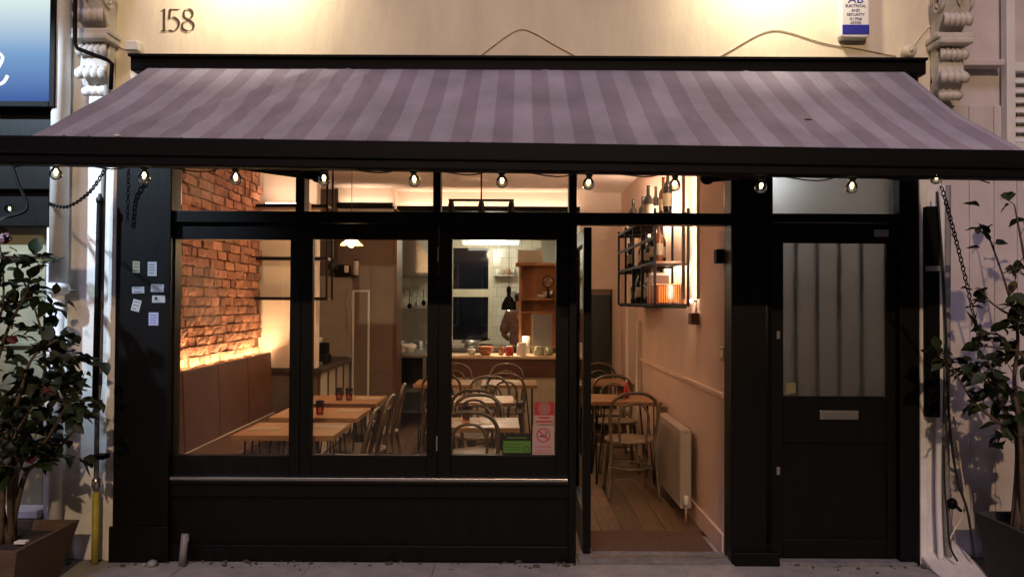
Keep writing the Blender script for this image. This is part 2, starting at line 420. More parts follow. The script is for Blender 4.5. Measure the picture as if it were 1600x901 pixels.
# party piers either side of the shopfront
pierL = empty('party_pier', (X(120), .05, 0), 'white rendered pier left of the black shopfront behind the pipes', 'pier')
bx('wall', 'white_render', pierL, X(84, 0, 600), XL - .004, .004, .5, 0, 6.5)
bx('rendered_strip', 'white_render', pierL, X(166, -.03, 600), XL - .006, -.03, .003, 0, 2.9, bevel=.008)
pierR = empty('party_pier', (X(1450), .05, 0), 'white rendered pier right of the street door behind the cables', 'pier')
bx('wall', 'white_render', pierR, XR + .004, X(1472, 0, 600), .004, .5, 0, 6.5)
bx('rendered_strip', 'white_render', pierR, XR + .006, X(1450, -.03, 600), -.03, .003, 0, 2.9, bevel=.008)

# ---- corbels
def corbel(px0, px1, pyb, label, flip=1):
    y0 = -.02; x0, x1 = X(px0, -.15, 80), X(px1, -.15, 80); xc = (x0 + x1) / 2; w = (x1 - x0) / 2; zb = Z(pyb, -.15)
    t = empty('corbel', (xc, 0, zb), label, 'corbel')
    H = 3.75 - zb
    def z(f): return zb + H * f
    # console with an S-shaped profile (y,z)
    prof = [(0, z(.12)), (-.07, z(.14)), (-.11, z(.22)), (-.10, z(.32)), (-.07, z(.40)), (-.09, z(.50)), (-.16, z(.58)), (-.20, z(.68)), (-.19, z(.8)), (-.14, z(.86)), (0, z(.88))]
    MB().prism(prof[::-1], xc - w * .78, xc + w * .78, 'x').build('console', 'stone', t, bevel=.012)
    bx('moulding', 'stone', t, xc - w * 1.08, xc + w * 1.08, -.15, -.003, z(.44), z(.475), bevel=.008)
    bx('moulding', 'stone', t, xc - w * 1.0, xc + w * 1.0, -.17, -.002, z(.40), z(.44), bevel=.012)
    bx('cap', 'stone', t, xc - w * 1.15, xc + w * 1.15, -.24, -.001, z(.88), z(.94), bevel=.01)
    bx('block', 'stone', t, xc - w * 1.05, xc + w * 1.05, -.22, -.004, z(.94), z(1.2), bevel=.015)
    # diamond boss on the block
    cz = z(.70)
    MB().add([(xc - w * .5, -.195, cz), (xc, -.195, cz - H * .08), (xc + w * .5, -.195, cz), (xc, -.195, cz + H * .08), (xc, -.25, cz)],
             [(0, 1, 4), (1, 2, 4), (2, 3, 4), (3, 0, 4)]).build('boss', 'stone', t)
    # acanthus leaves: lobes that curl outward
    for row, (zz, yy, n, L) in enumerate(((z(.56), -.15, 5, .085), (z(.36), -.105, 5, .075), (z(.22), -.11, 4, .08), (z(.12), -.06, 3, .07))):
        for i in range(n):
            u = (i + .5) / n * 2 - 1
            fx = xc + u * w * (.75 if row < 3 else .5)
            def fn(a, b, fx=fx, zz=zz, yy=yy, L=L, u=u, n=n):
                wd = w / n * 1.15 * math.sin(math.pi * min(1, .12 + .88 * (1 - a))) ** .6
                return Vector((fx + (b - .5) * 2 * wd + u * .01 * a, yy - .045 * math.sin(a * 2.6) + .012 * abs(b - .5) * 2, zz - L * a * 1.15 + L * .5))
            MB().grid(fn, 6, 4).build('acanthus_leaf', 'stone', t, smooth=True, solid=.012)
    # side volutes
    for sgn in (-1, 1):
        pts = []
        for i in range(40):
            a = i / 39 * 4.2 * math.pi; r = .07 * (1 - i / 46)
            pts.append((xc + sgn * w * .86, -.115 + r * math.cos(a), z(.66) + r * math.sin(a)))
        MB().tube(pts, .012, 6).build('volute', 'stone', t, smooth=True)
    return t
corbel(112, 168, 168, 'ornate white plaster corbel beside the blue lit sign')
corbel(1468, 1520, 168, 'ornate stone corbel beside the louvred shutter')

# ================================================================== SHOPFRONT JOINERY
sf = empty('shopfront', ((XL + XR) / 2, 0, 0), 'black painted timber shopfront below the striped awning', 'shopfront')
YB = .10     # back of frame
x_w0 = X(271); x_ent0 = X(889); x_ent1 = X(1140, 0, 600); xd0 = X(1207); xd1 = X(1402)
zsill = Z(748, 0, 580); ztr0 = Z(346, 0, 580); ztr1 = Z(331, 0, 580); zhead = 2.52
bx('pilaster', 'black_paint', sf, XL, x_w0, -.045, .12, 0, 2.62, bevel=.006)
bx('plinth', 'black_paint', sf, XL - .015, x_w0 + .01, -.06, -.046, 0, .22, bevel=.005)
# stall riser with recessed panels
bx('stall_riser', 'black_paint', sf, x_w0, x_ent0 - .001, .01, .15, .035, zsill - .03)
bx('riser_rail', 'black_paint', sf, x_w0, x_ent0 - .001, -.013, .009, zsill - .109, zsill - .031, bevel=.003)
bx('riser_rail', 'black_paint', sf, x_w0, x_ent0 - .001, -.02, .009, .0, .099, bevel=.003)
bx('window_sill', 'black_paint', sf, x_w0, x_ent0 - .001, -.03, .16, zsill - .029, zsill - .006, bevel=.004)
bx('sill_track', 'bright_metal', sf, x_w0 + .002, x_ent0 - .004, -.028, .1, zsill - .005, zsill + .012, bevel=.002)
# transom rail, head, jambs
bx('transom_rail', 'black_paint', sf, x_w0, x_ent1, -.02, YB, ztr0 - .012, ztr1, bevel=.004)
bx('head_board', 'black_paint', sf, x_w0, xd1 + .12, -.03, YB + .02, zhead, 3.0, bevel=.004)
bx('jamb', 'black_paint', sf, x_ent0, X(901), -.022, YB + .01, 0, ztr0 - .013, bevel=.003)
for px, wd in ((470, .055), (683, .047), (895, .048)):
    xm = X(px, 0, 300); bx('mullion', 'black_paint', sf, xm - wd / 2, xm + wd / 2, -.018, YB, ztr1 + .0005, zhead - .0005, bevel=.003)
def pane(name, x0, x1, z0, z1, y, m='window_glass', parent=None):
    return bx(name, m, parent, x0, x1, y, y + .006, z0, z1)
tx = [x_w0, X(470, 0, 300), X(683, 0, 300), X(895, 0, 300), x_ent1]
for a, b in zip(tx, tx[1:]): pane('transom_pane', a + .02, b - .02, ztr1 + .001, zhead - .001, .05, parent=sf)
# right pilaster + street-door frame
bx('pilaster', 'black_paint', sf, x_ent1, X(1196), -.04, .13, 0, 2.62, bevel=.01)
MB().lathe([(.030, .13), (.030, 2.6)], (X(1196), -.012, 0), 16).build('corner_bead', 'black_paint', sf, smooth=True)
bx('plinth', 'black_paint', sf, x_ent1 + .012, X(1212, 0, 860), -.075, -.041, 0, .085, bevel=.004)
bx('door_jamb', 'black_paint', sf, X(1196) + .002, xd0, -.01, .12, 0, 2.62, bevel=.004)
bx('door_jamb', 'black_paint', sf, xd1, XR, -.035, .13, 0, 2.62, bevel=.006)
zdh = Z(347, 0, 1300); zdt = Z(334, 0, 1300)
bx('door_head', 'black_paint', sf, xd0, xd1, -.008, .11, zdh, zdt, bevel=.004)
bx('fanlight_pane', 'frosted_glass', sf, xd0 + .001, xd1 - .001, .05, .056, zdt + .001, zhead - .001)
bx('threshold', 'pavement_edge', sf, X(905), x_ent1, -.05, .16, -.01, .018, bevel=.004)
bx('threshold_strip', 'bright_metal', sf, X(925), x_ent1 - .002, .03, .06, .019, .024)
bx('door_step', 'pavement_edge', sf, X(1214, 0, 870), XR - .03, -.06, .1, -.01, .022, bevel=.004)

# ---- folding windows
def folding(pxa, pxb, ga, gb, label, hinges):
    x0, x1 = X(pxa) + .0015, X(pxb) - .0015; g0, g1 = X(ga), X(gb); z0 = zsill + .014; z1 = ztr0 - .014; gz0 = Z(711, 0, (ga + gb) / 2); gz1 = Z(374, 0, (ga + gb) / 2)
    t = empty('folding_window', ((x0 + x1) / 2, .03, z0), label, 'window', 'folding window leaves')
    y0, y1 = .002, .055
    bx('stile', 'black_paint', t, x0, g0, y0, y1, z0, z1, bevel=.003)
    bx('stile', 'black_paint', t, g1, x1, y0, y1, z0, z1, bevel=.003)
    bx('rail', 'black_paint', t, g0 + .0004, g1 - .0004, y0 + .001, y1, z0, gz0, bevel=.003)
    bx('rail', 'black_paint', t, g0 + .0004, g1 - .0004, y0 + .001, y1, gz1, z1, bevel=.003)
    pn = pane('pane', g0 - .008, g1 + .008, gz0 - .008, gz1 + .008, .028, parent=t)
    for hz in hinges:
        bx('hinge', 'bright_metal', t, x1 - .007, x1 + .003, -.006, .0015, hz - .045, hz + .045, bevel=.003)
    return t
folding(271, 470, 273, 453, 'folding window leaf showing the brick wall and banquette', [])
folding(470, 685, 488, 668, 'folding window leaf with the lit pendant lamp behind it', [Z(398), Z(693)])
folding(685, 889, 706, 869, 'folding window leaf with the no smoking and hygiene stickers', [])

# ---- entrance door leaf, standing open at a right angle into the room
xl0, xl1 = X(912.5, .06), X(925, .06)
dl = empty('glazed_door', (xl0, .12, .03), 'black glazed entrance door standing open into the restaurant', 'door')
yd0, yd1 = .085, .93
bx('stile', 'black_paint', dl, xl0, xl1, yd0, yd0 + .085, .03, ztr0 - .02, bevel=.003)
bx('stile', 'black_paint', dl, xl0, xl1, yd1 - .085, yd1, .03, ztr0 - .02, bevel=.003)
bx('rail', 'black_paint', dl, xl0 + .001, xl1 - .001, yd0 + .0855, yd1 - .0855, .03, .27, bevel=.003)
bx('rail', 'black_paint', dl, xl0 + .001, xl1 - .001, yd0 + .0855, yd1 - .0855, ztr0 - .12, ztr0 - .02, bevel=.003)
bx('pane', 'window_glass', dl, (xl0 + xl1) / 2 - .003, (xl0 + xl1) / 2 + .003, yd0 + .08, yd1 - .08, .26, ztr0 - .11)
MB().tube([(xl1, yd1 - .05, 1.0), (xl1 + .045, yd1 - .05, 1.0), (xl1 + .045, yd1 - .05, 1.3), (xl1, yd1 - .05, 1.3)], .009, 8).build('pull_handle', 'steel', dl, smooth=True)

# ---- street door
sdr = empty('street_door', ((xd0 + xd1) / 2, .03, 0), 'black street door with barred frosted glass and a chrome letter plate', 'door')
a0, a1 = xd0 + .004, xd1 - .004; g0, g1 = X(1225), X(1387); gz0, gz1 = Z(622, 0, 1300), Z(377, 0, 1300); zt = zdh - .006
bx('stile', 'black_paint', sdr, a0, g0, .01, .055, .03, zt, bevel=.004)
bx('stile', 'black_paint', sdr, g1, a1, .01, .055, .03, zt, bevel=.004)
bx('rail', 'black_paint', sdr, g0 + .0004, g1 - .0004, .011, .055, gz1, zt, bevel=.004)
bx('rail', 'black_paint', sdr, g0 + .0004, g1 - .0004, .011, .055, Z(690), gz0, bevel=.004)
bx('rail', 'black_paint', sdr, g0 + .0004, g1 - .0004, .011, .055, .03, Z(840), bevel=.004)
bx('panel', 'black_paint', sdr, g0 - .003, g1 + .003, .026, .05, Z(840) - .004, Z(690) + .004, bevel=.004)
bd = MB()
for (x, y, z, q) in (): pass
for (u0, u1, w0, w1) in ((g0, g1, gz0, gz0 + .012), (g0, g1, gz1 - .012, gz1)):
    bx('glazing_bead', 'black_paint', sdr, u0, u1, .004, .02, w0, w1, bevel=.003)
bx('pane', 'frosted_glass', sdr, g0 - .006, g1 + .006, .03, .036, gz0 - .006, gz1 + .006)
for i, px in enumerate((1250, 1284, 1319, 1354)):
    MB().tube([(X(px), .075, gz0 - .03), (X(px), .075, gz1 + .03)], .013, 8).build('security_bar', 'black_metal', sdr, smooth=True)
lpx = P(1311, 648, 0)
lp = bx('letter_plate', 'bright_metal', sdr, X(1281), X(1341), -.002, .0105, Z(655, 0, 1311), Z(641, 0, 1311), bevel=.003)
bx('flap', 'steel', lp, X(1285), X(1337), -.006, -.0025, Z(653, 0, 1311), Z(643, 0, 1311), bevel=.001)
for py in (523, 735):
    c = P(1216, py, .008)
    bx('lock', 'bright_metal', sdr, c.x - .011, c.x + .011, .002, .0095, c.z - .024, c.z + .024, bevel=.006)
pl = P(1378, 364, .0)
bx('cream_reflection', 'card_white', sdr, pl.x - .045, pl.x + .045, .004, .0105, pl.z - .022, pl.z + .022, bevel=.003)  # pale plate stands in for a cream reflection on the door
kk = P(1236, 606, .026); bx('notice', 'card_olive', sdr, kk.x - .03, kk.x + .03, .0285, .0296, kk.z - .032, kk.z + .032)

# the hall behind the street door
hall = empty('hall_walls', (1.9, 1.0, 0)); 
hx0, hx1 = x_ent1 + .145, XR + .1
bx('hall_wall', 'plaster_white', hall, hx0, hx1, 2.4, 2.5, 0, 2.8)
bx('hall_wall', 'plaster_white', hall, hx1, hx1 + .1, .14, 2.5, 0, 2.8)
bx('hall_ceiling', 'plaster_white', hall, hx0, hx1, .14, 2.5, 2.8, 2.9)
bx('hall_floor', 'mat_brown', hall, hx0, hx1, .14, 2.5, -.05, .02)
tag(hall, kind='structure')
hl = empty('hall_lamp', (2.0, 1.7, 2.75), 'round ceiling lamp glowing behind the frosted fanlight', 'lamp')
MB().lathe([(.0, -.11), (.07, -.10), (.11, -.05), (.12, 0)], (2.0, 1.7, 2.78), 16, capb=False).build('shade', 'shade_glass', hl, smooth=True)
light('hall_lamp_light', 'POINT', (1.9, 1.2, 2.55), 3.6, (.95, .95, .92), hl, .09)

# ================================================================== AWNING
aw = empty('awning', (.08, -.08, 2.9), 'striped grey and mauve fabric awning over the shopfront', 'awning')
ya, yf = -.14, -1.16
zA = Z(109, ya); 
xa0, xa1 = X(232, ya, 108), X(1412, ya, 110); xf0, xf1 = X(45, yf, 215), X(1603, yf, 236)
zF0, zF1 = P(45, 214, yf).z, P(1600, 237, yf).z
bx('cassette', 'black_metal', aw, X(203, -.15, 95), X(1448, -.15, 95), -.15, -.001, Z(108, -.15) - .02, Z(90, -.15, 800), bevel=.01)
bx('cassette_lip', 'black_metal', aw, X(200, -.17, 95), X(1450, -.17, 95), -.175, -.0, Z(91, -.17, 800), Z(87, -.17, 800), bevel=.002)
fb = MB(); NU, NV = 480, 32
def fab(u, v):
    # v 0 at wall, 1 at front bar
    xa = xa0 + (xa1 - xa0) * u; xf = xf0 + (xf1 - xf0) * u; zf = zF0 + (zF1 - zF0) * u
    x = xa + (xf - xa) * v; y = ya + (yf - ya) * v; z = zA + (zf - zA) * v
    sag = -.022 * math.sin(math.pi * v) * (1 + .3 * math.sin(u * 9))
    # pull folds running from the roller near the left and gentle waves
    d = 0
    for (u0, s, amp, w) in ((.235, -.17, .020, .010), (.26, -.08, .016, .009), (.285, .05, .012, .011), (.5, .0, .008, .009), (.83, .03, .009, .012), (.34, -.24, .014, .012)):
        c = u0 + s * v; d += 1.7 * amp * math.exp(-((u - c) / w) ** 2) * (1 - v) ** .5 * min(1, v * 6)
    for u0 in (.265, .525, .79): d += .005 * math.exp(-((u - u0) / .0035) ** 2)
    d += .006 * math.sin(u * 23 + 1.3) * v * v * (1 - v) * 4 + .004 * math.sin(u * 61 + 3 * math.sin(v * 4 + u * 11)) * math.sin(math.pi * v)
    d += .004 * math.sin(u * 40 + v * 5) * math.sin(math.pi * v) + .0035 * math.sin(u * 97 - v * 7) * v * (1 - v) * 3
    return Vector((x, y, z + sag + d))
fb.grid(fab, NU, NV)
fb.uv = [((i / NU) * (xa1 - xa0), j / NV) for j in range(NV + 1) for i in range(NU + 1)]
fb.build('fabric', 'awning_fabric', aw, smooth=True, solid=.002)
fbx0, fbx1 = -2.62, 2.62
def zbar(x): return zF0 + (zF1 - zF0) * (x - xf0) / (xf1 - xf0)
HB = .135
MB().hexa([(fbx0, yf - .05, zbar(fbx0) - HB), (fbx1, yf - .05, zbar(fbx1) - HB), (fbx1, yf + .03, zbar(fbx1) - HB), (fbx0, yf + .03, zbar(fbx0) - HB)],
          [(fbx0, yf - .04, zbar(fbx0)), (fbx1, yf - .04, zbar(fbx1)), (fbx1, yf + .03, zbar(fbx1)), (fbx0, yf + .03, zbar(fbx0))]).build('front_bar', 'black_metal', aw, bevel=.008)
MB().tube([(fbx0 + .01, yf - .052, zbar(fbx0) - .085), (fbx1 - .01, yf - .052, zbar(fbx1) - .085)], .006, 6).build('bar_groove', 'black_metal', aw)
for xs in (-1.75, 1.75):
    el = Vector((xs * .60, -.62, zbar(0) - .07)); A = Vector((xs, -.10, zA - .42)); B = Vector((xs * 1.02, yf + .03, zbar(xs) - .05))
    MB().tube([A, el], .028, 8).build('folding_arm', 'black_metal', aw, smooth=True)
    MB().tube([el, B], .024, 8).build('folding_arm', 'black_metal', aw, smooth=True)
    MB().ell(el, (.04, .04, .035), 10, 6).build('elbow', 'black_metal', aw, smooth=True)
deb = [(183, 217, .013), (100, 219, .005), (138, 218, .005), (283, 221, .004), (730, 230, .004), (410, 224, .005)]
for (px, py, r) in deb:
    c = P(px, py, yf - .03); c.z = zbar(c.x) + r * .4
    tag(MB().ell(c, (r * 1.3, r, r * .6), 7, 5).build('petal_litter', 'petal_red' if r < .01 else 'paper'), ('pale' if r > .01 else 'small') + ' petal lying on the awning front bar, ' + {183: 'largest of the litter', 100: 'leftmost of the litter', 138: 'second from the left', 283: 'just right of the large one', 730: 'right of the middle window', 410: 'above the left windows'}[px], 'litter')
tag(MB().ell(fab(.815, .63) + Vector((0, 0, .006)), (.022, .008, .005), 8, 5).build('fallen_leaf', 'stem'), 'small brown leaf lying on the right half of the awning', 'leaf')

# festoon lights under the front bar
fl = empty('string_lights', (0, yf, 2.2), 'string of clear round bulbs hanging under the awning bar', 'string lights')
bpx = [(87, 272), (226, 277), (368, 280), (505, 281), (646, 283), (784, 285), (921, 288), (1055, 290), (1191, 293), (1333, 293), (1462, 284)]
pts = []
proto = None
yb = yf + .005
for i, (px, py) in enumerate(bpx):
    c = P(px, py, yb); zt = c.z + .052
    pts += [Vector((c.x, yb, zt + .012)), Vector((c.x + .26, yb + .01, zbar(c.x + .26) - HB - .004 - random.uniform(0, .014)))]
    tilt = random.uniform(-.12, .12) if i < 10 else .7
    b = empty('bulb', (c.x, yb, zt)); b.parent = fl; b.location -= WLOC[fl.name]
    if proto is None:
        w0 = WLOC[b.name]
        MB().lathe([(.011, .016), (.016, .012), (.0165, -.012), (.012, -.020)], w0, 10).build('socket', 'black_rubber', b, smooth=True)
        MB().lathe([(.010, -.018), (.014, -.024), (.024, -.036), (.0285, -.052), (.026, -.066), (.016, -.077), (.0, -.081)], w0, 16, capb=False).build('globe', 'bulb_glass', b, smooth=True)
        fm = MB()
        for k in range(5):
            a = k * 1.257; fm.tube([w0 + Vector((.003 * math.cos(a), .003 * math.sin(a), -.024)), w0 + Vector((.009 * math.cos(a), .009 * math.sin(a), -.042)), w0 + Vector((.004 * math.cos(a + .6), .004 * math.sin(a + .6), -.058))], .0009, 4)
        fm.build('filament', 'filament', b); proto = b
    else:
        for ch in list(proto.children): copy_tree(ch, b)
    b.rotation_euler = (random.uniform(-.1, .1), tilt, random.uniform(0, 3))
pts = [P(20, 262, yb)] + pts
MB().tube(arc(pts, 5), .0035, 5).build('cable', 'cable_black', fl)

# chains
def chain(path, label, link=.034):
    pts = arc(path, 40); m = MB(); acc = 0; k = 0; last = pts[0]
    for a, b in zip(pts, pts[1:]):
        acc += (b - a).length
        if acc >= link * .72:
            acc = 0; t = (b - a).normalized(); side = t.cross(Vector((0, 1, 0))).normalized(); nn = side if k % 2 else t.cross(side).normalized(); k += 1
            L = [b + t * (link / 2 * math.cos(q)) + nn * (link * .28 * math.sin(q)) for q in [j * math.pi / 4 for j in range(8)]]
            m.tube(L, .0032, 5, closed=True)
    return tag(m.build('chain', 'black_metal', smooth=True), label, 'chain')
chain([P(166, 262, -.9), P(140, 300, -.7), P(105, 323, -.4), P(76, 318, -.1)], 'black chain looping from the awning to the white pier')
chain([P(1470, 288, -1.05), P(1490, 360, -.9), P(1512, 450, -.75), P(1532, 545, -.6)], 'long black chain hanging down to the bush on the right')
chain([P(201, 262, -.12), P(200, 300, -.08), P(199, 350, -.07)], 'short chain hanging against the left edge of the shopfront')

# ================================================================== THINGS ON THE UPPER WALL
al = empty('alarm_box', (X(1337), 0, Z(30)), 'white and blue alarm box with printed letters above the awning', 'alarm box')
ax0, ax1, az0, az1 = X(1315, -.07, 30), X(1359, -.07, 30), Z(59, -.07, 1337), Z(-40, -.07, 1337)
MB().prism([(ax0 + .012, az0), (ax1 - .012, az0), (ax1, az0 + .014), (ax1, az1 - .02), (ax0, az1 - .02), (ax0, az0 + .014)], -.07, -.001, 'y').build('case', 'alarm_white', al, bevel=.008)
bx('blue_band', 'alarm_blue', al, ax0 + .004, ax1 - .004, -.0735, -.0702, Z(54, -.07, 1337), Z(39, -.07, 1337), bevel=.002)
for (s, py, sz, m, sx) in (('AB', 0, .062, 'alarm_blue', 1.25), ('ELECTRICAL', 9.5, .0225, 'ink_navy', 1.02), ('AND', 16.5, .0225, 'ink_navy', 1.1), ('SECURITY', 23, .0225, 'ink_navy', 1.1), ('01708', 30, .024, 'ink_navy', 1.25), ('47709', 37 - 1, .022, 'ink_navy', 1.2)):
    lettering('lettering', s, sz, m, al, P(1337, py, -.0712), sx)
jb = empty('junction_box', (X(209), 0, Z(72)), 'small white junction box above the awning at the left end', 'junction box')
c = P(209, 73, -.03); bx('case', 'white_paint', jb, c.x - .042, c.x + .042, -.06, -.001, c.z - .036, c.z + .03, bevel=.012)
bx('cover', 'white_paint', jb, c.x - .036, c.x + .036, -.066, -.0605, c.z - .03, c.z + .024, bevel=.006)
c = P(1420, 81, -.03)
sn = empty('sensor', (c.x, 0, c.z), 'round cream sensor on the wall at the right end of the awning', 'sensor')
MB().lathe([(.038, -.001), (.042, -.03), (.038, -.055), (.02, -.062)], (c.x, 0, c.z), 20, 'y').build('case', 'cream_gloss', sn, smooth=True)
MB().lathe([(.016, -.0605), (.014, -.068)], (c.x, 0, c.z), 14, 'y').build('lens', 'cable_white', sn, smooth=True)
def cable(path, r, m, label, y=-.006, name='cable'):
    return tag(MB().tube(arc([P(px, py, y) for px, py in path], 8), r, 6).build(name, m, smooth=True), label, 'cable')
cable([(735, 100), (765, 76), (795, 54), (815, 46), (835, 52), (870, 72), (915, 96)], .0036, 'cable_white', 'cream cable arching over the middle of the fascia')
cable([(1115, 94), (1150, 74), (1185, 54), (1210, 47), (1235, 51), (1290, 68), (1340, 76), (1400, 88)], .0036, 'cable_white', 'cream cable arching below the alarm box')
cable([(1424, 78), (1436, 60), (1450, 44), (1462, 36)], .0045, 'cable_white', 'short cream cable rising from the round sensor')
cable([(177, -20), (177, 55)], .006, 'cable_black', 'thin black cable down the corner left of the number 158')
cable([(177, 55), (183, 68), (192, 76), (200, 78)], .005, 'cable_white', 'pale cable curling into the junction box')
for i, off in enumerate((0, 4, 9, 14)):
    cable([(1456 + off, -20), (1458 + off, 40), (1462 + off * .8, 90), (1455 + off * .9, 130 + 6 * i)], .006, ('cable_black', 'grey_pipe', 'cable_black', 'grey_pipe')[i],
          ('black cable nearest the fascia at the right pier', 'grey cable second from the fascia at the right pier', 'black cable third from the fascia at the right pier', 'grey cable nearest the stone corbel')[i], y=-.02 - .004 * i)

# fascia lamps, above the frame, washing the wall
for px, lab in ((395, 'swan neck lamp above the left half of the awning'), (1200, 'swan neck lamp above the right half of the awning')):
    x = X(px, 0, 20); t = empty('fascia_lamp', (x, 0, 4.15), lab, 'lamp')
    MB().tube(arc([(x, -.001, 4.15), (x, -.16, 4.28), (x, -.36, 4.25), (x, -.40, 4.12)], 8), .011, 8).build('neck', 'black_metal', t, smooth=True)
    MB().lathe([(.03, 0), (.05, -.03), (.10, -.10), (.102, -.105)], (x, -.40, 4.12), 18, capt=False).build('shade', 'black_metal', t, smooth=True, solid=.003)
    MB().ell((x, -.40, 4.06), (.028, .028, .035), 10, 7).build('bulb', 'ember', t, smooth=True)
    light('fascia_lamp_light', 'SPOT', (x, -.40, 4.01), 105, (1.0, .83, .57), t, .05, 124, 1.0, aim=(x, .55, 3.35))

# ================================================================== LEFT NEIGHBOUR
nb = empty('neighbour_shop', (-3.2, .1, 0), 'neighbouring shop at the left edge with cream blind and dark fascia', 'shop')
sgx1 = X(80, -.12, 80)
bx('fascia', 'black_paint', nb, -5.0, X(84, -.06, 230), -.06, .1, Z(300, -.06), Z(172, -.06), bevel=.006)
bx('wall', 'white_render', nb, -5.0, X(84, 0, 600), .12, .4, 0, 6)
bx('dark_soffit', 'black_paint', nb, -5.0, X(76, -.02, 330), -.02, .1, Z(357, -.02), Z(300, -.06) - .001, bevel=.004)
bx('blind', 'blind_cream', nb, -5.0, X(70, .08, 500), .08, .1, Z(800, .08), Z(358, .08))
for py in (398, 538): bx('blind_rail', 'blind_cream', nb, -5.0, X(70, .08, 500) - .002, .06, .079, Z(py + 6, .07), Z(py, .07), bevel=.003)
bx('window_post', 'white_paint', nb, X(70, .0, 650), X(83, .0, 650), -.01, .11, 0.0, Z(358), bevel=.005)
bx('window_sill', 'white_paint', nb, -5.0, X(70, 0, 650) - .001, -.06, .11, Z(812, -.04), Z(800, -.04), bevel=.005)
bx('stall_riser', 'blind_cream', nb, -5.0, X(70, 0, 650) - .001, .0, .11, 0, Z(813, -.04))
sg = empty('lit_sign', (-3.3, -.1, Z(80, -.12)), 'blue and white light box sign with pale script at the left edge', 'sign')
bx('frame', 'black_metal', sg, sgx1, X(89, -.12, 80), -.14, .0, Z(172, -.12), 4.2, bevel=.004)
bx('frame', 'black_metal', sg, -5.0, sgx1 - .0005, -.14, .0, Z(172, -.12), Z(163, -.12), bevel=.004)
bx('face', 'sign_face', sg, -5.0, sgx1 - .001, -.12, -.02, Z(163, -.12) + .001, 4.1)
MB().tube(arc([P(-30, 90, -.128), P(-8, 82, -.128), P(4, 90, -.128), P(-4, 108, -.128), P(-14, 124, -.128), P(-4, 132, -.128), P(6, 128, -.128), P(12, 118, -.128)], 8), .009, 8).build('script_letter', 'sign_letter', sg, smooth=True)
cl = empty('added_flood', (-4.0, -.05, 4.0), 'added cool white flood lamp out of view, brightening the left pier', 'lamp')  # added lamp outside the view, throws cool light on the pier and corbel
MB().tube([(-4.0, -.001, 4.05), (-4.0, -1.65, 4.05)], .016, 8).build('arm', 'black_metal', cl, smooth=True)
bx('housing', 'black_metal', cl, -4.12, -3.88, -1.77, -1.63, 3.97, 4.05, bevel=.01); bx('lens', 'flood_white', cl, -4.1, -3.9, -1.75, -1.65, 3.958, 3.9695)
light('added_flood_light', 'SPOT', (-4.0, -1.7, 3.93), 850, (.64, .82, 1.0), cl, .05, 42, .6, aim=(-2.86, 0, 2.35))
# neighbour bracket lamp
nl = empty('bracket_bulb', (X(15), -.3, Z(325)), 'single clear bulb on a dark bracket at the far left', 'bulb')
c = P(15, 326, -.35)
MB().ell(c, (.026, .026, .028), 14, 9).build('globe', 'bulb_glass', nl, smooth=True)
MB().ell(c, (.006, .006, .010), 8, 6).build('filament', 'filament', nl, smooth=True)
MB().tube(arc([P(20, 262, -.3), P(30, 290, -.32), P(42, 318, -.33), P(36, 332, -.35), P(0, 341, -.35), P(-40, 345, -.35)], 8), .009, 8).build('bracket', 'black_metal', nl, smooth=True)
# white downpipe
dp = empty('downpipe', (X(92), -.07, 0), 'white cast downpipe with a collar beside the blue sign', 'pipe')
xd = X(93, -.075, 300)
MB().lathe([(.052, Z(452, -.075)), (.052, 6)], (xd, -.075, 0), 20).build('pipe', 'white_paint', dp, smooth=True)
MB().lathe([(.04, Z(464, -.075)), (.066, Z(460, -.075)), (.068, Z(453, -.075)), (.055, Z(446, -.075))], (xd, -.075, 0), 20).build('collar', 'white_paint', dp, smooth=True)
MB().lathe([(.036, 0.01), (.036, Z(463, -.075))], (xd, -.075, 0), 16).build('lower_pipe', 'white_paint', dp, smooth=True)
bx('bracket', 'white_paint', dp, xd - .075, xd + .075, -.09, .003, Z(452, -.075) - .02, Z(452, -.075) - .012, bevel=.003)
# small black waste pipe above
wp = tag(MB().tube([P(118, -30, -.3), P(117, 68, -.3), P(121, 76, -.3), P(168, 94, -.26), P(175, 100, -.25), P(173, 140, -.25)], .012, 10).build('waste_pipe', 'black_metal', smooth=True), 'thin black waste pipe bending across the left corbel', 'pipe')
# gas riser
gp = empty('gas_pipe', (X(150), -.08, 0), 'slim gas riser with a valve and yellow sleeve at its foot', 'pipe')
gx = X(151, -.085, 700); gx2 = X(160, -.085, 400)
MB().tube([(gx, -.085, Z(770, -.085)), (gx, -.085, Z(640, -.085)), (gx2 - .005, -.085, Z(600, -.085)), (gx2, -.085, Z(300, -.085)), (gx2 + .012, -.085, 2.9)], .0145, 10).build('pipe', 'grey_pipe', gp, smooth=True)
MB().tube([(gx, -.085, .01), (gx, -.085, Z(772, -.085))], .021, 12).build('yellow_sleeve', 'yellow_paint', gp, smooth=True)
MB().lathe([(.017, -.035), (.024, -.025), (.024, .02), (.017, .03)], (gx, -.085, Z(757, -.085)), 10).build('valve', 'steel', gp, smooth=True)
MB().tube([(gx, -.1, Z(757, -.085)), (gx + .004, -.125, Z(757, -.085))], .012, 8).build('valve_tap', 'steel', gp, smooth=True)
bx('bracket', 'black_metal', gp, gx - .03, gx + .055, -.11, -.031, Z(720, -.085), Z(713, -.085), bevel=.004)
MB().lathe([(.0165, -.02), (.0165, .02)], (X(158, -.085, 480), -.085, Z(480, -.085)), 10).build('brass_union', 'brass', gp, smooth=True)
bp2 = empty('drain_pipe', (X(153), -.1, 0), 'black plastic pipe with a capped top standing beside the gas riser', 'pipe')
bxp = X(156, -.12, 320); bxq = X(148, -.12, 640)
MB().tube([(bxq, -.12, Z(640, -.12)), (bxp, -.12, Z(318, -.12))], .017, 10).build('pipe', 'black_metal', bp2, smooth=True)
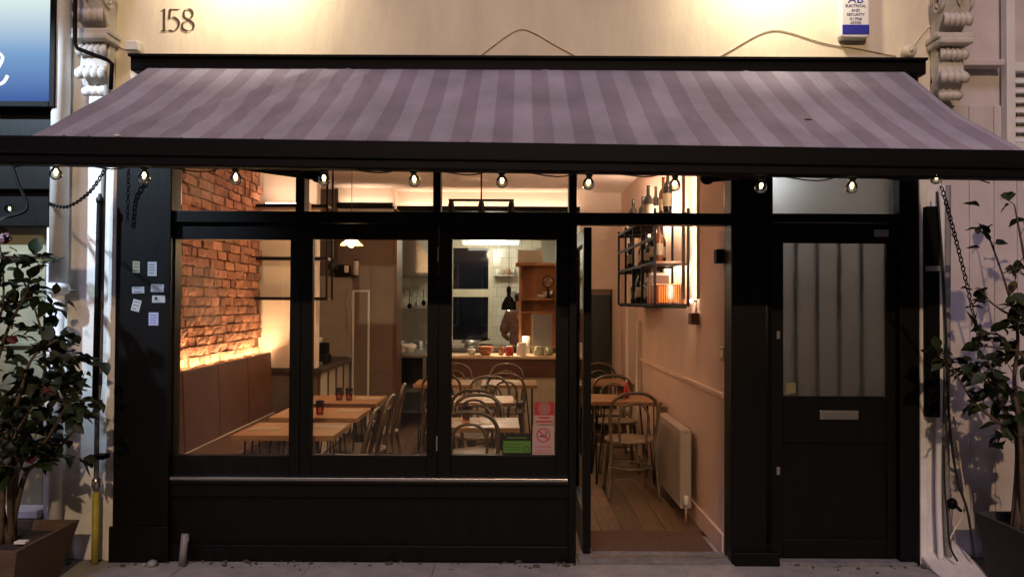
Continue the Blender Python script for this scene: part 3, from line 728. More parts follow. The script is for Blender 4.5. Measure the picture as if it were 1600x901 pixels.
MB().lathe([(.022, -.014), (.022, .01), (.012, .022), (.008, .04)], (bxp, -.12, Z(316, -.12)), 10).build('cap', 'black_rubber', bp2, smooth=True)
# stub and stones at the foot
stb = empty('pipe_stub', (X(288), -.1, 0), 'short rusty pipe stub standing at the foot of the stall riser', 'pipe')
c = X(286, -.1, 870); MB().tube([(c - .005, -.1, 0), (c + .012, -.1, .19)], .022, 10).build('pipe', 'grey_pipe', stb, smooth=True)
MB().tube([(c + .012, -.1, .155), (c + .034, -.1, .16)], .013, 8).build('spout', 'grey_pipe', stb, smooth=True)
for (px, r, lab) in ((238, .03, 'larger grey stone lying by the left pilaster foot'), (225, .017, 'smaller grey stone lying by the left pilaster foot')):
    c = X(px, -.12, 880); q = MB().ell((c, -.12, r * .6), (r * 1.1, r, r * .75), 9, 6); random.seed(px)
    for v in q.v: v += Vector((random.uniform(-1, 1), random.uniform(-1, 1), random.uniform(-1, 1))) * r * .1
    tag(q.build('stone', 'grey_pipe', smooth=True), lab, 'stone')
random.seed(11)
# cards on the left pilaster
for (px, py, w, h, rot, m, lab, nlines) in ((213, 417, 11, 18, 0, 'card_olive', 'olive card topmost on the left pilaster edge', 3), (238, 420, 14, 22, 0, 'card_white', 'tall pale sticker in the top row on the pilaster', 4), (216, 453, 19, 10, -2, 'card_white', 'small white sticker in the middle row, left one', 2),
        (246, 450, 20, 12, 2, 'card_white', 'white printed sticker in the middle row, right one', 3), (248, 467, 20, 11, 0, 'card_white', 'bright white sticker with a dark crest on the pilaster', 1), (213, 477, 13, 18, 14, 'card_white', 'tilted pale sticker on the pilaster', 3), (240, 498, 15, 20, 0, 'card_lilac', 'lilac sticker lowest on the pilaster', 4)):
    c = P(px, py, -.046); w /= 253; h /= 253
    t = empty('sticker', (c.x, -.046, c.z), lab, 'sticker')
    bx('card', m, t, c.x - w / 2, c.x + w / 2, -.0475, -.046, c.z - h / 2, c.z + h / 2)
    for i in range(nlines):
        zz = c.z + h * (.3 - .6 * i / max(1, nlines - 1)) if nlines > 1 else c.z - h * .2
        bx('print_line', 'ink_black' if m != 'card_lilac' else 'ink_navy', t, c.x - w * .36, c.x + w * random.uniform(.1, .38), -.0482, -.0476, zz - .0018, zz + .0018)
    if px == 248: MB().ell((c.x - w * .2, -.0478, c.z + .004), (.011, .0006, .009), 10, 6).build('crest', 'ink_black', t)
    t.rotation_euler = (0, R(rot), 0)

# stickers on the third window pane
def ring(name, m, parent, c, r, tk, y):
    b = MB(); n = 28; vs = []
    for i in range(n):
        a = 2 * math.pi * i / n
        for q in (r - tk, r): vs.append((c[0] + q * math.cos(a), y, c[1] + q * math.sin(a)))
    b.add(vs, [(2 * i, 2 * ((i + 1) % n), 2 * ((i + 1) % n) + 1, 2 * i + 1) for i in range(n)])
    return b.build(name, m, parent, solid=.0004)
ys = .0265
def rect(px0, px1, py0, py1, y=0.0265):
    a = P(px0, py0, y); b = P(px1, py1, y); return a.x, b.x, b.z, a.z
x0, x1, z0, z1 = rect(835, 866, 628, 662)
t = empty('window_sticker', ((x0 + x1) / 2, ys, z0), 'dark red window sticker with a white target ring', 'sticker')
zm = z0 + (z1 - z0) * .40
bx('backing', 'ink_red', t, x0, x1, ys, ys + .001, zm, z1); bx('lower_band', 'sticker_pink', t, x0, x1, ys, ys + .001, z0, zm - .0005)
cc = ((x0 + x1) / 2, zm + (z1 - zm) * .52)
ring('ring', 'card_white', t, cc, .036, .006, ys - .0008); ring('ring', 'card_white', t, cc, .022, .006, ys - .0008); ring('ring', 'card_white', t, cc, .009, .0088, ys - .0008)
for i, hw in enumerate((.035, .052)): bx('print_line', 'ink_red', t, cc[0] - hw, cc[0] + hw, ys - .0008, ys - .0003, zm - .020 - .024 * i, zm - .010 - .024 * i)
x0, x1, z0, z1 = rect(832, 866, 664, 711)
t = empty('window_sticker', ((x0 + x1) / 2, ys, z0), 'pale pink no smoking sticker on the third window', 'sticker')
bx('backing', 'sticker_pink', t, x0, x1, ys, ys + .001, z0, z1)
cc = ((x0 + x1) / 2, z0 + (z1 - z0) * .67); ring('prohibition_ring', 'ink_red', t, cc, .044, .007, ys - .0008)
MB().add([(cc[0] - .032, ys - .0009, cc[1] + .024), (cc[0] - .026, ys - .0009, cc[1] + .030), (cc[0] + .032, ys - .0009, cc[1] - .024), (cc[0] + .026, ys - .0009, cc[1] - .030)], [(0, 1, 2, 3)]).build('slash', 'ink_red', t, solid=.0004)
bx('cigarette', 'ink_black', t, cc[0] - .024, cc[0] + .018, ys - .0006, ys - .0001, cc[1] - .010, cc[1] - .002)
MB().tube(arc([(cc[0] + .02, ys - .0007, cc[1]), (cc[0] + .012, ys - .0007, cc[1] + .008), (cc[0] + .022, ys - .0007, cc[1] + .015), (cc[0] + .01, ys - .0007, cc[1] + .024)], 6), .002, 5).build('smoke_curl', 'ink_black', t)
lettering('lettering', 'NO SMOKING', .0165, 'ink_red', t, Vector((cc[0], ys - .001, z0 + .052)))
lettering('lettering', 'It is against the law', .0125, 'ink_red', t, Vector((cc[0], ys - .001, z0 + .032))); lettering('lettering', 'to smoke in these premises', .0105, 'ink_red', t, Vector((cc[0], ys - .001, z0 + .018)))
x0, x1, z0, z1 = rect(785, 831, 678, 710)
t = empty('window_sticker', ((x0 + x1) / 2, ys, z0), 'black and green hygiene rating sticker at the window foot', 'sticker')
bx('backing', 'ink_black', t, x0, x1, ys, ys + .001, z0, z1); bx('green_field', 'sticker_green', t, x0 + .006, x1 - .008, ys - .0006, ys - .0001, z0 + .012, z0 + (z1 - z0) * .68)
ring('rating_ring', 'ink_black', t, (x1 - .034, z0 + .036), .019, .004, ys - .0010)
bx('print_line', 'sticker_green', t, x0 + .03, x1 - .03, ys - .0008, ys - .0003, z1 - .024, z1 - .018)
for i in range(3): bx('print_line', 'ink_black', t, x0 + .014, x1 - .07, ys - .0011, ys - .0007, z0 + .03 + i * .016, z0 + .033 + i * .016)

# ================================================================== RIGHT NEIGHBOUR
nr = empty('neighbour_house', (3.0, .2, 0), 'pale mauve boarded house front at the right edge', 'house')
nx0 = X(1473, .1, 600)
bx('wall', 'board_mauve', nr, nx0, 5.4, .14, .5, 0, 6.5)
xs = [X(p, .1, 500) for p in (1474, 1519, 1558, 1594)] + [X(1594, .1, 500) + .22 * i for i in range(1, 6)]
for a, b in zip(xs, xs[1:]): bx('board', 'board_mauve', nr, a + .004, b - .004, .112, .139, .0, Z(160, .1), bevel=.005)
for q in xs[1:-1]: bx('cover_strip', 'board_mauve', nr, q - .012, q + .012, .098, .1115, .02, Z(160, .1) - .01, bevel=.005)
bx('ledge', 'board_mauve', nr, nx0, X(1568, .06, 90), .04, .139, Z(100, .06), Z(90, .06), bevel=.006)
sh = empty('louvred_shutter', (X(1590), .1, Z(150)), 'white louvred shutter at the upper right edge', 'shutter')
s0 = X(1572, .06, 150); s1 = s0 + .62
zt0, zt1 = Z(232, .06), 4.2
bx('stile', 'white_paint', sh, s0, s0 + .055, .05, .111, zt0, zt1, bevel=.004); bx('stile', 'white_paint', sh, s1 - .05, s1, .05, .111, zt0, zt1, bevel=.004)
bx('rail', 'white_paint', sh, s0 + .0555, s1 - .0505, .052, .111, zt0, zt0 + .05, bevel=.004)
bx('rail', 'white_paint', sh, s0 + .0555, s1 - .0505, .052, .111, Z(108, .06), Z(94, .06), bevel=.004)
zz = zt0 + .075
while zz < Z(110, .06) - .01:
    MB().hexa([(s0 + .0555, .055, zz - .018), (s1 - .0505, .055, zz - .018), (s1 - .0505, .062, zz - .024), (s0 + .0555, .062, zz - .024)],
              [(s0 + .0555, .095, zz + .026), (s1 - .0505, .095, zz + .026), (s1 - .0505, .102, zz + .02), (s0 + .0555, .102, zz + .02)]).build('slat', 'white_paint', sh)
    zz += .062
# pipes and boxing on the right pier
dbx = empty('cable_trunking', (X(1460), -.05, 1.5), 'tall dark cable trunking against the right pier', 'trunking')
bx('casing', 'black_metal', dbx, X(1449, -.08, 450), X(1469, -.08, 450), -.08, -.001, Z(652, -.08, 1460), Z(322, -.08, 1460), bevel=.006)
bx('clip', 'grey_pipe', dbx, X(1447, -.09, 450), X(1471, -.09, 450), -.084, -.0805, Z(420, -.08), Z(412, -.08), bevel=.002)
for (a, b, r, m, lab, y) in ((1472, 1466, .018, 'white_paint', 'white pipe running down beside the dark trunking', -.06), (1480, 1478, .022, 'grey_pipe', 'grey pipe running down at the edge of the boards', -.03)):
    tag(MB().tube(arc([P(a, 290, y), P((a + b) / 2, 560, y), P(b, 760, y), P(b + 4, 878, y)], 6), r, 10).build('wall_pipe', m, smooth=True), lab, 'pipe')
def cable3(path, r, m, lab): tag(MB().tube(arc([P(*q) for q in path], 8), r, 6).build('cable', m, smooth=True), lab, 'cable')
cable3([(1464, 300, -.10), (1472, 400, -.10), (1478, 520, -.1), (1482, 640, -.1), (1494, 740, -.12), (1512, 800, -.14), (1522, 870, -.16)], .007, 'cable_black', 'black cable hanging loose down to the ground by the planter')
cable3([(1475, 700, -.1), (1476, 760, -.1), (1480, 800, -.12), (1484, 850, -.14), (1496, 876, -.16)], .006, 'cable_black', 'shorter black cable at the foot of the right pier')
cable3([(1490, 650, -.08), (1500, 720, -.08), (1508, 790, -.1), (1490, 830, -.1), (1478, 850, -.1)], .005, 'cable_white', 'pale cable looping low on the right pier')
cc = P(1488, 786, -.07)
tp = empty('outside_tap', cc, 'small dark tap fitting low on the right wall', 'tap')
MB().ell(cc, (.03, .03, .035), 9, 7).build('body', 'black_metal', tp, smooth=True); MB().tube([cc + Vector((0, -.02, 0)), cc + Vector((.02, -.06, -.03))], .01, 8).build('spout', 'black_metal', tp, smooth=True)
MB().tube([cc + Vector((0, .02, 0)), cc + Vector((0, .17, .0))], .011, 8).build('inlet', 'black_metal', tp, smooth=True)
tag(MB().hexa([(XR + .01, -.24, 0), (X(1545, -.2, 860), -.24, 0), (X(1545, -.2, 860), .1, 0), (XR + .01, .1, 0)], [(XR + .01, -.05, .05), (X(1520, -.1, 860), -.05, .06), (X(1520, -.1, 860), .1, .12), (XR + .01, .1, .12)]).build('mortar_fillet', 'stone', bevel=.01), 'rough sloping mortar fillet at the foot of the right pier', 'fillet')

# ================================================================== PLANTS
def leaf_mesh(L, wd, m, seed):
    rnd = random.Random(seed); b = MB(); n = 5
    vs = []; fs = []
    for i in range(n + 1):
        t = i / n; w = wd * math.sin(math.pi * (t ** .8)) * (1 + rnd.uniform(-.08, .08)) if 0 < i < n else 0.0015
        zc = -.22 * L * t * t + rnd.uniform(-.004, .004)
        vs += [(-w, L * t, zc + w * .35), (0, L * t, zc), (w, L * t, zc + w * .35)]
    for i in range(n):
        k = i * 3; fs += [(k, k + 1, k + 4, k + 3), (k + 1, k + 2, k + 5, k + 4)]
    b.add(vs, fs); me = bpy.data.meshes.new('leaf'); me.from_pydata(b.v, [], b.f); me.polygons.foreach_set('use_smooth', [True] * len(me.polygons)); me.materials.append(MATS[m]); return me
LEAVES = [leaf_mesh(random.uniform(.085, .12), random.uniform(.026, .036), 'leaf', i) for i in range(8)] + [leaf_mesh(.075, .02, 'leaf_dry', 20)]
def flower(parent, c, r, seed):
    rnd = random.Random(seed); fm = MB(); FM = Matrix.Rotation(R(70) + rnd.uniform(-.5, .4), 3, 'X') @ Matrix.Rotation(rnd.uniform(-.6, .6), 3, 'Y')
    for ring_, (n, rr, tilt) in enumerate(((5, 1.0, .35), (5, .78, .75), (4, .5, 1.15))):
        for i in range(n):
            a = 2 * math.pi * (i + .5 * ring_) / n + rnd.uniform(-.2, .2)
            M = Matrix.Rotation(a, 3, 'Z') @ Matrix.Rotation(tilt, 3, 'Y')
            def fn(u, v, M=M, rr=rr):
                w = math.sin(math.pi * (.15 + .75 * u)) * .62
                p = Vector((r * rr * u, r * rr * w * (v - .5) * 2, r * .25 * u * u + r * .18 * abs(v - .5)))
                return Vector(c) + FM @ (M @ p)
            fm.grid(fn, 3, 3)
    return fm.build('bloom', 'petal_red', parent, smooth=True, solid=.0015)
def bush(name, base, stems, nleaf, label, cat, seed, blooms, extra=0):
    rnd = random.Random(seed); t = empty(name, base, label, cat); anchors = []
    for st in stems:
        pts = arc(st, 6); n = len(pts)
        MB().tube(pts, [.013 * (1 - i / n) + .003 for i in range(n)], 6).build('stem', 'stem', t, smooth=True)
        for i in range(int(n * .25), n, 2):
            # a side twig
            d = Vector((rnd.gauss(0, 1), rnd.gauss(0, .8), rnd.gauss(.3, .6))).normalized(); L = rnd.uniform(.06, .17)
            a = pts[i]; b = a + d * L * .6 + Vector((0, 0, .01)); c = a + d * L + Vector((0, 0, -.015))
            tw = [a, b, c]
            MB().tube(tw, [.003, .0024, .0015], 4).build('twig', 'stem', t)
            for q in (.35, .6, .85, 1.0):
                anchors.append((a.lerp(b, q / .6) if q < .6 else b.lerp(c, (q - .6) / .4), d))
    rnd.shuffle(anchors); w0 = WLOC[t.name]; cnt = 0; bigs = []
    for (p, d) in (anchors * 3)[:nleaf]:
        me = LEAVES[8] if rnd.random() < .07 else LEAVES[rnd.randrange(8)]
        o = bpy.data.objects.new('leaf', me); COL.objects.link(o); o.parent = t; o.location = p - w0 + Vector((rnd.gauss(0, .008), rnd.gauss(0, .008), rnd.gauss(0, .008)))
        dirv = (d * .6 + Vector((rnd.gauss(0, .7), rnd.gauss(0, .7), rnd.gauss(-.25, .5)))).normalized()
        o.rotation_mode = 'QUATERNION'; o.rotation_quaternion = dirv.to_track_quat('Y', 'Z') @ Quaternion((0, 1, 0), rnd.uniform(-.9, .9)); s = rnd.uniform(.75, 1.25); o.scale = (s, s, s)
    ex = MB()
    for (p, d) in (anchors * 6)[nleaf:nleaf + extra]:
        me = LEAVES[rnd.randrange(8)]; dirv = (d * .6 + Vector((rnd.gauss(0, .7), rnd.gauss(0, .7), rnd.gauss(-.25, .5)))).normalized(); sc_ = rnd.uniform(.55, 1.1)
        q = dirv.to_track_quat('Y', 'Z') @ Quaternion((0, 1, 0), rnd.uniform(-.9, .9)); p = p + Vector((rnd.gauss(0, .03), rnd.gauss(.02, .03), rnd.gauss(0, .03)))
        ex.add([p + q @ (v.co * sc_) for v in me.vertices], [tuple(f.vertices) for f in me.polygons])
    if ex.v: tag(ex.build('foliage', 'leaf', t, smooth=True), kind='stuff')
    for i, (bp_, r) in enumerate(blooms): flower(t, bp_, r, seed + i)
    return t
def planter(name, corners_top, zt, inset, label, m, slats=5):
    (x0, x1, y0, y1) = corners_top; t = empty(name, ((x0 + x1) / 2, (y0 + y1) / 2, 0), label, 'planter')
    def lerp(a, b, f): return a + (b - a) * f
    for i in range(slats):
        f0, f1 = i / slats, (i + 1) / slats; g = .003
        za, zb_ = zt * f0 + g, zt * f1 - g
        ia, ib = inset * (1 - f0), inset * (1 - f1)
        for side in range(4):
            th = .022
            if side == 0: b = [(x0 + ia, y0 + ia), (x1 - ia, y0 + ia), (x1 - ia, y0 + ia + th), (x0 + ia, y0 + ia + th)]; c = [(x0 + ib, y0 + ib), (x1 - ib, y0 + ib), (x1 - ib, y0 + ib + th), (x0 + ib, y0 + ib + th)]
            if side == 1: b = [(x0 + ia, y1 - ia - th), (x1 - ia, y1 - ia - th), (x1 - ia, y1 - ia), (x0 + ia, y1 - ia)]; c = [(x0 + ib, y1 - ib - th), (x1 - ib, y1 - ib - th), (x1 - ib, y1 - ib), (x0 + ib, y1 - ib)]
            if side == 2: b = [(x0 + ia, y0 + ia + th), (x0 + ia + th, y0 + ia + th), (x0 + ia + th, y1 - ia - th), (x0 + ia, y1 - ia - th)]; c = [(x0 + ib, y0 + ib + th), (x0 + ib + th, y0 + ib + th), (x0 + ib + th, y1 - ib - th), (x0 + ib, y1 - ib - th)]
            if side == 3: b = [(x1 - ia - th, y0 + ia + th), (x1 - ia, y0 + ia + th), (x1 - ia, y1 - ia - th), (x1 - ia - th, y1 - ia - th)]; c = [(x1 - ib - th, y0 + ib + th), (x1 - ib, y0 + ib + th), (x1 - ib, y1 - ib - th), (x1 - ib - th, y1 - ib - th)]
            MB().hexa([(p[0], p[1], za) for p in b], [(p[0], p[1], zb_) for p in c]).build('plank', m, t, bevel=.003)
    sl = MB()
    def fn(u, v): return Vector((x0 + .022 + (x1 - x0 - .044) * u, y0 + .022 + (y1 - y0 - .044) * v, zt - .05 + .02 * math.sin(u * 9 + v * 4) * math.sin(v * 7)))
    sl.grid(fn, 10, 10).build('soil', 'soil', t, smooth=True)
    return t
# left planter and bush
xr = X(125, -.24, 810); yp = -.75
planter('planter', (xr - .72, xr, -.82, -.24), Z(810, -.24, 100), .075, 'tapered brown wooden planter at the lower left corner', 'planter_wood', 1)
zp = Z(810, -.24, 100) - .05
c = P(40, 806, -.55)
tag(bx('paper_scrap', 'paper', None, c.x - .03, c.x + .03, -.6, -.56, zp + .015, zp + .027), 'white paper scrap on the soil of the left planter', 'litter')
def Q(px, py, y): return P(px, py, y)
base = (xr - .36, -.52, zp)
st = []
B0 = Vector((X(10, -.52, 800), -.52, zp - .02))
for path in ([(20, 700, -.5), (45, 640, -.5), (70, 580, -.45), (60, 500, -.45), (20, 400, -.45)],
             [(30, 720, -.55), (70, 690, -.6), (100, 640, -.6), (125, 610, -.55)],
             [(0, 700, -.5), (-10, 600, -.5), (10, 520, -.5), (40, 460, -.5), (45, 440, -.5)],
             [(10, 690, -.6), (30, 620, -.65), (50, 560, -.65), (90, 530, -.62)],
             [(-10, 720, -.5), (-40, 640, -.5), (-20, 560, -.55), (5, 470, -.55), (0, 380, -.5)],
             [(40, 740, -.5), (80, 720, -.45), (100, 690, -.42), (118, 670, -.4)],
             [(15, 760, -.6), (30, 730, -.66), (20, 690, -.7), (40, 650, -.7)],
             [(15, 660, -.4), (60, 610, -.4), (95, 575, -.38), (110, 560, -.35)],
             [(-30, 700, -.6), (-50, 560, -.6), (-40, 460, -.6), (-20, 400, -.6)],
             [(20, 640, -.52), (60, 600, -.55), (85, 620, -.6), (110, 640, -.6)]):
    st.append([B0 + Vector((random.uniform(-.03, .03), random.uniform(-.03, .03), 0))] + [Q(*q) for q in path])
bl = [(P(8, 372, -.5), .032), (P(75, 607, -.6), .026), (P(50, 715, -.62), .030), (P(20, 530, -.55), .026), (P(12, 640, -.6), .028)]
bush('camellia_bush', base, st, 285, 'dark glossy bush with red blooms in the left planter', 'bush', 5, bl, 420)
# strut of the bush stake
tag(MB().tube([P(70, 500, -.35), P(128, 600, -.3)], .012, 8).build('support_cane', 'black_metal', smooth=True), 'dark slanting cane behind the left bush', 'cane')
# right planter and bush
xl = X(1522, -.2, 797)
planter('planter', (xl, xl + .75, -.75, -.2), Z(797, -.2, 1560), .05, 'dark square planter at the lower right corner', 'planter_dark', 1)
zp = Z(797, -.2, 1560) - .05
B1 = Vector((X(1590, -.45, 800), -.45, zp - .02)); st = []
for path in ([(1590, 700, -.45), (1570, 640, -.45), (1545, 600, -.45), (1510, 580, -.45), (1490, 590, -.42)],
             [(1600, 680, -.45), (1585, 600, -.5), (1590, 520, -.5), (1570, 440, -.5), (1545, 370, -.48)],
             [(1605, 650, -.5), (1600, 560, -.55), (1570, 545, -.55), (1530, 540, -.55)],
             [(1610, 640, -.4), (1620, 520, -.4), (1600, 400, -.4), (1585, 320, -.4)],
             [(1595, 690, -.5), (1560, 660, -.55), (1520, 625, -.55), (1480, 560, -.5)],
             [(1620, 600, -.5), (1610, 500, -.5), (1575, 490, -.5), (1545, 470, -.5)],
             [(1590, 640, -.6), (1560, 600, -.6), (1545, 565, -.6)]):
    st.append([B1 + Vector((random.uniform(-.03, .03), random.uniform(-.03, .03), 0))] + [Q(*q) for q in path])
bush('leafy_bush', (B1.x, B1.y, zp), st, 150, 'sparse dark leafy bush rising at the right edge', 'bush', 9, [(P(1575, 660, -.5), .025)], 120)

# ================================================================== INTERIOR SHELL
LX, RX = -2.56, X(1143, 0, 640) ; YBK = 4.85; CZ = 2.95
fl_ = struct(MB().box(LX - .1, RX + .1, .16, 8.0, -.06, -.012).build('floor', 'wood_dark'))
y_b = .66
xb = LX
i = 0
while xb < RX:
    w = .152; y = y_b - .0 if xb > X(925) - .05 else .18; first = True
    while y < 6.4:
        L = random.uniform(1.2, 2.6) if not first else random.uniform(.5, 2.2); first = False
        y2 = min(y + L, 6.4)
        bx('floorboard', 'wood_floor', fl_, xb + .002, min(xb + w, RX) - .002, y + .0015, y2 - .0015, -.011, random.uniform(-.0005, .0025), bevel=.0015)
        y = y2
    xb += w
tag(bx('door_mat', 'mat_brown', None, X(925) + .03, RX - .05, .17, .645, -.011, .006, bevel=.003), 'brown coir mat just inside the open entrance', 'mat')
wl_ = struct(bx('wall_left', 'mortar', None, LX - .15, LX, .13, 3.06, 0, CZ))
# bricks, one object each
bmesh_vars = []
for s in range(10):
    rnd = random.Random(100 + s); b = MB(); ny, nz = 3, 2; L, H, T = .214, .066, .042; vs = []; fs = []
    for j in range(nz + 1):
        for k in range(ny + 1):
            e = (k in (0, ny)) or (j in (0, nz))
            vs.append((T + rnd.uniform(-.006, .006) - (.005 if e else 0), -L / 2 + L * k / ny + rnd.uniform(-.0035, .0035), -H / 2 + H * j / nz + rnd.uniform(-.0045, .004)))
    n0 = len(vs)
    for j in range(nz):
        for k in range(ny):
            q = j * (ny + 1) + k; fs.append((q, q + 1, q + ny + 2, q + ny + 1))
    rim = [k for k in range(ny + 1)] + [j * (ny + 1) + ny for j in range(1, nz + 1)] + [nz * (ny + 1) + k for k in range(ny - 1, -1, -1)] + [j * (ny + 1) for j in range(nz - 1, 0, -1)]
    for q in rim: vs.append((0, vs[q][1], vs[q][2]))
    m_ = len(rim)
    for i in range(m_): fs.append((rim[i], n0 + i, n0 + (i + 1) % m_, rim[(i + 1) % m_]))
    me = bpy.data.meshes.new('brick'); me.from_pydata(vs, [], fs); me.materials.append(MATS['brick']); me.update(); bmesh_vars.append(me)
pitch = .0795; w0 = WLOC[wl_.name]; rnd = random.Random(3)
specs = []
for r in range(25):
    z = .985 + (r + .5) * pitch
    y = .62 + (.055 if r % 2 else .0)
    while y < 3.03:
        header = rnd.random() < .5; L = rnd.uniform(.095, .115) if header else rnd.uniform(.19, .224)
        if y + L > 3.055: break
        hidden = (z - CAM_Z) / (y - CAM_Y) > .150 or y < .85
        specs.append((hidden, y, L, z, rnd.choice(bmesh_vars), LX + rnd.uniform(-.006, .006), z + rnd.uniform(-.004, .004), (rnd.uniform(.8, 1.2), (L - .008) / .214, rnd.uniform(.94, 1.08)), (rnd.uniform(-.03, .03), 0, rnd.uniform(-.06, .06))))
        y += L + .004
specs.sort(key=lambda q: (q[0], q[1]))
rest = MB()
for i, (hd_, y, L, z, me, bx_, bz_, sc_, ro_) in enumerate(specs):
    if i < 300:
        o = bpy.data.objects.new('brick', me); COL.objects.link(o); o.parent = wl_
        o.location = Vector((bx_, y + L / 2, bz_)) - w0; o.scale = sc_; o.rotation_euler = ro_
    else: rest.add([(bx_ + v.co.x * sc_[0], y + L / 2 + v.co.y * sc_[1], bz_ + v.co.z * sc_[2]) for v in me.vertices], [tuple(p.vertices) for p in me.polygons])
if rest.v: tag(rest.build('brickwork', 'brick', wl_), kind='stuff')
wr = struct(bx('wall_right', 'plaster_pink', None, RX, RX + .13, .135, YBK, 0, CZ))
bx('dado_rail', 'plaster_pink', wr, RX - .022, RX - .0005, .15, 3.55, .985, 1.02, bevel=.006)
bx('skirting', 'plaster_pink', wr, RX - .018, RX - .0005, .15, 3.55, .0, .13, bevel=.005)
bx('pipe_boxing', 'plaster_white', wr, RX - .11, RX - .0005, 3.56, 3.72, 0, CZ - .5, bevel=.006)
bx('pipe_boxing', 'plaster_white', wr, RX - .05, RX - .0006, 3.3, 3.40, 0, 1.4, bevel=.006)
struct(bx('ceiling', 'ceiling_paint', None, LX - .15, RX + .13, .12, YBK + .2, CZ + .001, CZ + .12))
struct(bx('wall_front', 'plaster_white', None, LX - .15, RX + .13, .122, .135, 2.62, CZ))
wb = struct(bx('wall_back', 'plaster_white', None, .84, RX + .13, YBK, YBK + .14, 0, CZ))
bx('bulkhead', 'ceiling_paint', wb, -1.4295, .8395, YBK, YBK + .14, 2.73, CZ)
bx('bulkhead', 'plaster_white', wb, -2.1, -1.43, YBK - .305, YBK + .139, 2.66, CZ)
bx('plaster_panel', 'plaster_brown', wb, -2.1, -1.43, YBK - .3, YBK + .14, 0, 2.6595)
bx('opening_trim', 'wood_dark', wb, -1.4295, -1.385, YBK - .31, YBK + .15, 0, 2.70, bevel=.004)
wa = struct(bx('wall_alcove', 'plaster_white', None, LX - .15, -1.98, 3.061, 3.2, 0, CZ))
struct(bx('wall_bar', 'plaster_brown', None, LX - .15, LX - .02, 3.2, YBK + .14, 0, CZ))
struct(bx('wall_bar_back', 'plaster_brown', None, LX - .02, -2.101, YBK - .16, YBK, 0, CZ))

# corridor door at the back right
cdoor = empty('corridor_door', (1.05, YBK - .03, 0), 'dark green door in the back wall beside the bar', 'door')
bx('leaf', 'green_door', cdoor, .86, 1.22, YBK - .04, YBK - .002, .01, 1.68, bevel=.004); bx('frame', 'green_door', cdoor, .845, .859, YBK - .05, YBK - .002, .0, 1.75, bevel=.003)
bx('frame', 'green_door', cdoor, 1.221, 1.24, YBK - .05, YBK - .002, .0, 1.75, bevel=.003); bx('frame', 'plaster_brown', cdoor, .8595, 1.2205, YBK - .045, YBK - .002, 1.69, 1.75, bevel=.003)
MB().ell((.90, YBK - .06, .95), (.018, .022, .018), 8, 6).build('knob', 'brass', cdoor, smooth=True)

# ---- banquette with LED strip
bq = empty('banquette', (LX + .3, 1.6, 0), 'long brown leather banquette along the brick wall', 'banquette')
ztop = 1.075
y0, y1 = .2, 3.0
n = 4
for i in range(n):
    ya_, yb_ = y0 + (y1 - y0) * i / n + .002, y0 + (y1 - y0) * (i + 1) / n - .002
    MB().hexa([(LX + .125, ya_, .46), (LX + .175, ya_, .46), (LX + .175, yb_, .46), (LX + .125, yb_, .46)], [(LX + .12, ya_, ztop), (LX + .15, ya_, ztop), (LX + .15, yb_, ztop), (LX + .12, yb_, ztop)]).build('backrest_panel', 'leather', bq, bevel=.010)
    bx('seat_cushion', 'leather', bq, LX + .177, LX + .55, ya_, yb_, .38, .47, bevel=.016)
bx('base', 'wood_dark', bq, LX + .05, LX + .50, y0, y1, 0.004, .379)
bx('piping', 'linen', bq, LX + .176, LX + .185, y0, y1, .470, .478)
led = empty('light_strip', (LX + .03, 1.6, ztop - .03), 'warm light strip glowing behind the banquette backrest', 'light strip')
bx('channel', 'steel', led, LX + .076, LX + .117, .45, 2.98, ztop - .035, ztop - .024); bx('diffuser', 'led_warm', led, LX + .080, LX + .114, .45, 2.98, ztop - .0239, ztop - .018)

# ---- tables
def table(x0, x1, ya_, yb_, label, rot=0.0):
    t = empty('dining_table', ((x0 + x1) / 2, (ya_ + yb_) / 2, 0), label, 'table', 'dining tables'); w, d = x1 - x0, yb_ - ya_; c = WLOC[t.name]
    bx('table_top', 'wood_table', t, x0, x1, ya_, yb_, .695, .73, bevel=.004)
    for sx in (-1, 1):
        for sy in (-1, 1):
            lx, ly = c.x + sx * (w / 2 - .07), c.y + sy * (d / 2 - .07)
            MB().tube(arc([(lx - sx * .05, ly, .693), (lx + sx * .012, ly, .05), (lx + sx * .018, ly, .008), (lx + sx * .022, ly, .05), (lx + sx * .02, ly - sy * .06, .693)], 4), .0065, 6).build('leg', 'black_metal', t, smooth=True)
            bx('leg_plate', 'black_metal', t, lx - .05, lx + .05, ly - .04, ly + .04, .690, .6945)
    t.rotation_euler = (0, 0, rot)
    return t
table(-1.80, -1.14, .20, .74, 'dining table nearest the window beside the banquette')
table(-1.80, -1.14, .96, 1.52, 'middle dining table of the banquette row')
table(-1.80, -1.14, 1.76, 2.32, 'farthest dining table of the banquette row')
table(-.585, .055, .55, 1.02, 'nearest dining table of the middle row by the stickers', .02)
table(-.62, .02, 1.86, 2.36, 'second dining table of the middle row')
table(-.32, .27, 3.27, 3.80, 'third dining table of the middle row, right one before the bar')
table(-1.02, -.38, 3.27, 3.80, 'third dining table of the middle row, left one before the bar')
table(.70, 1.31, 1.97, 2.52, 'nearest dining table along the right wall')
table(.80, 1.31, 3.5, 4.0, 'far dining table along the right wall')
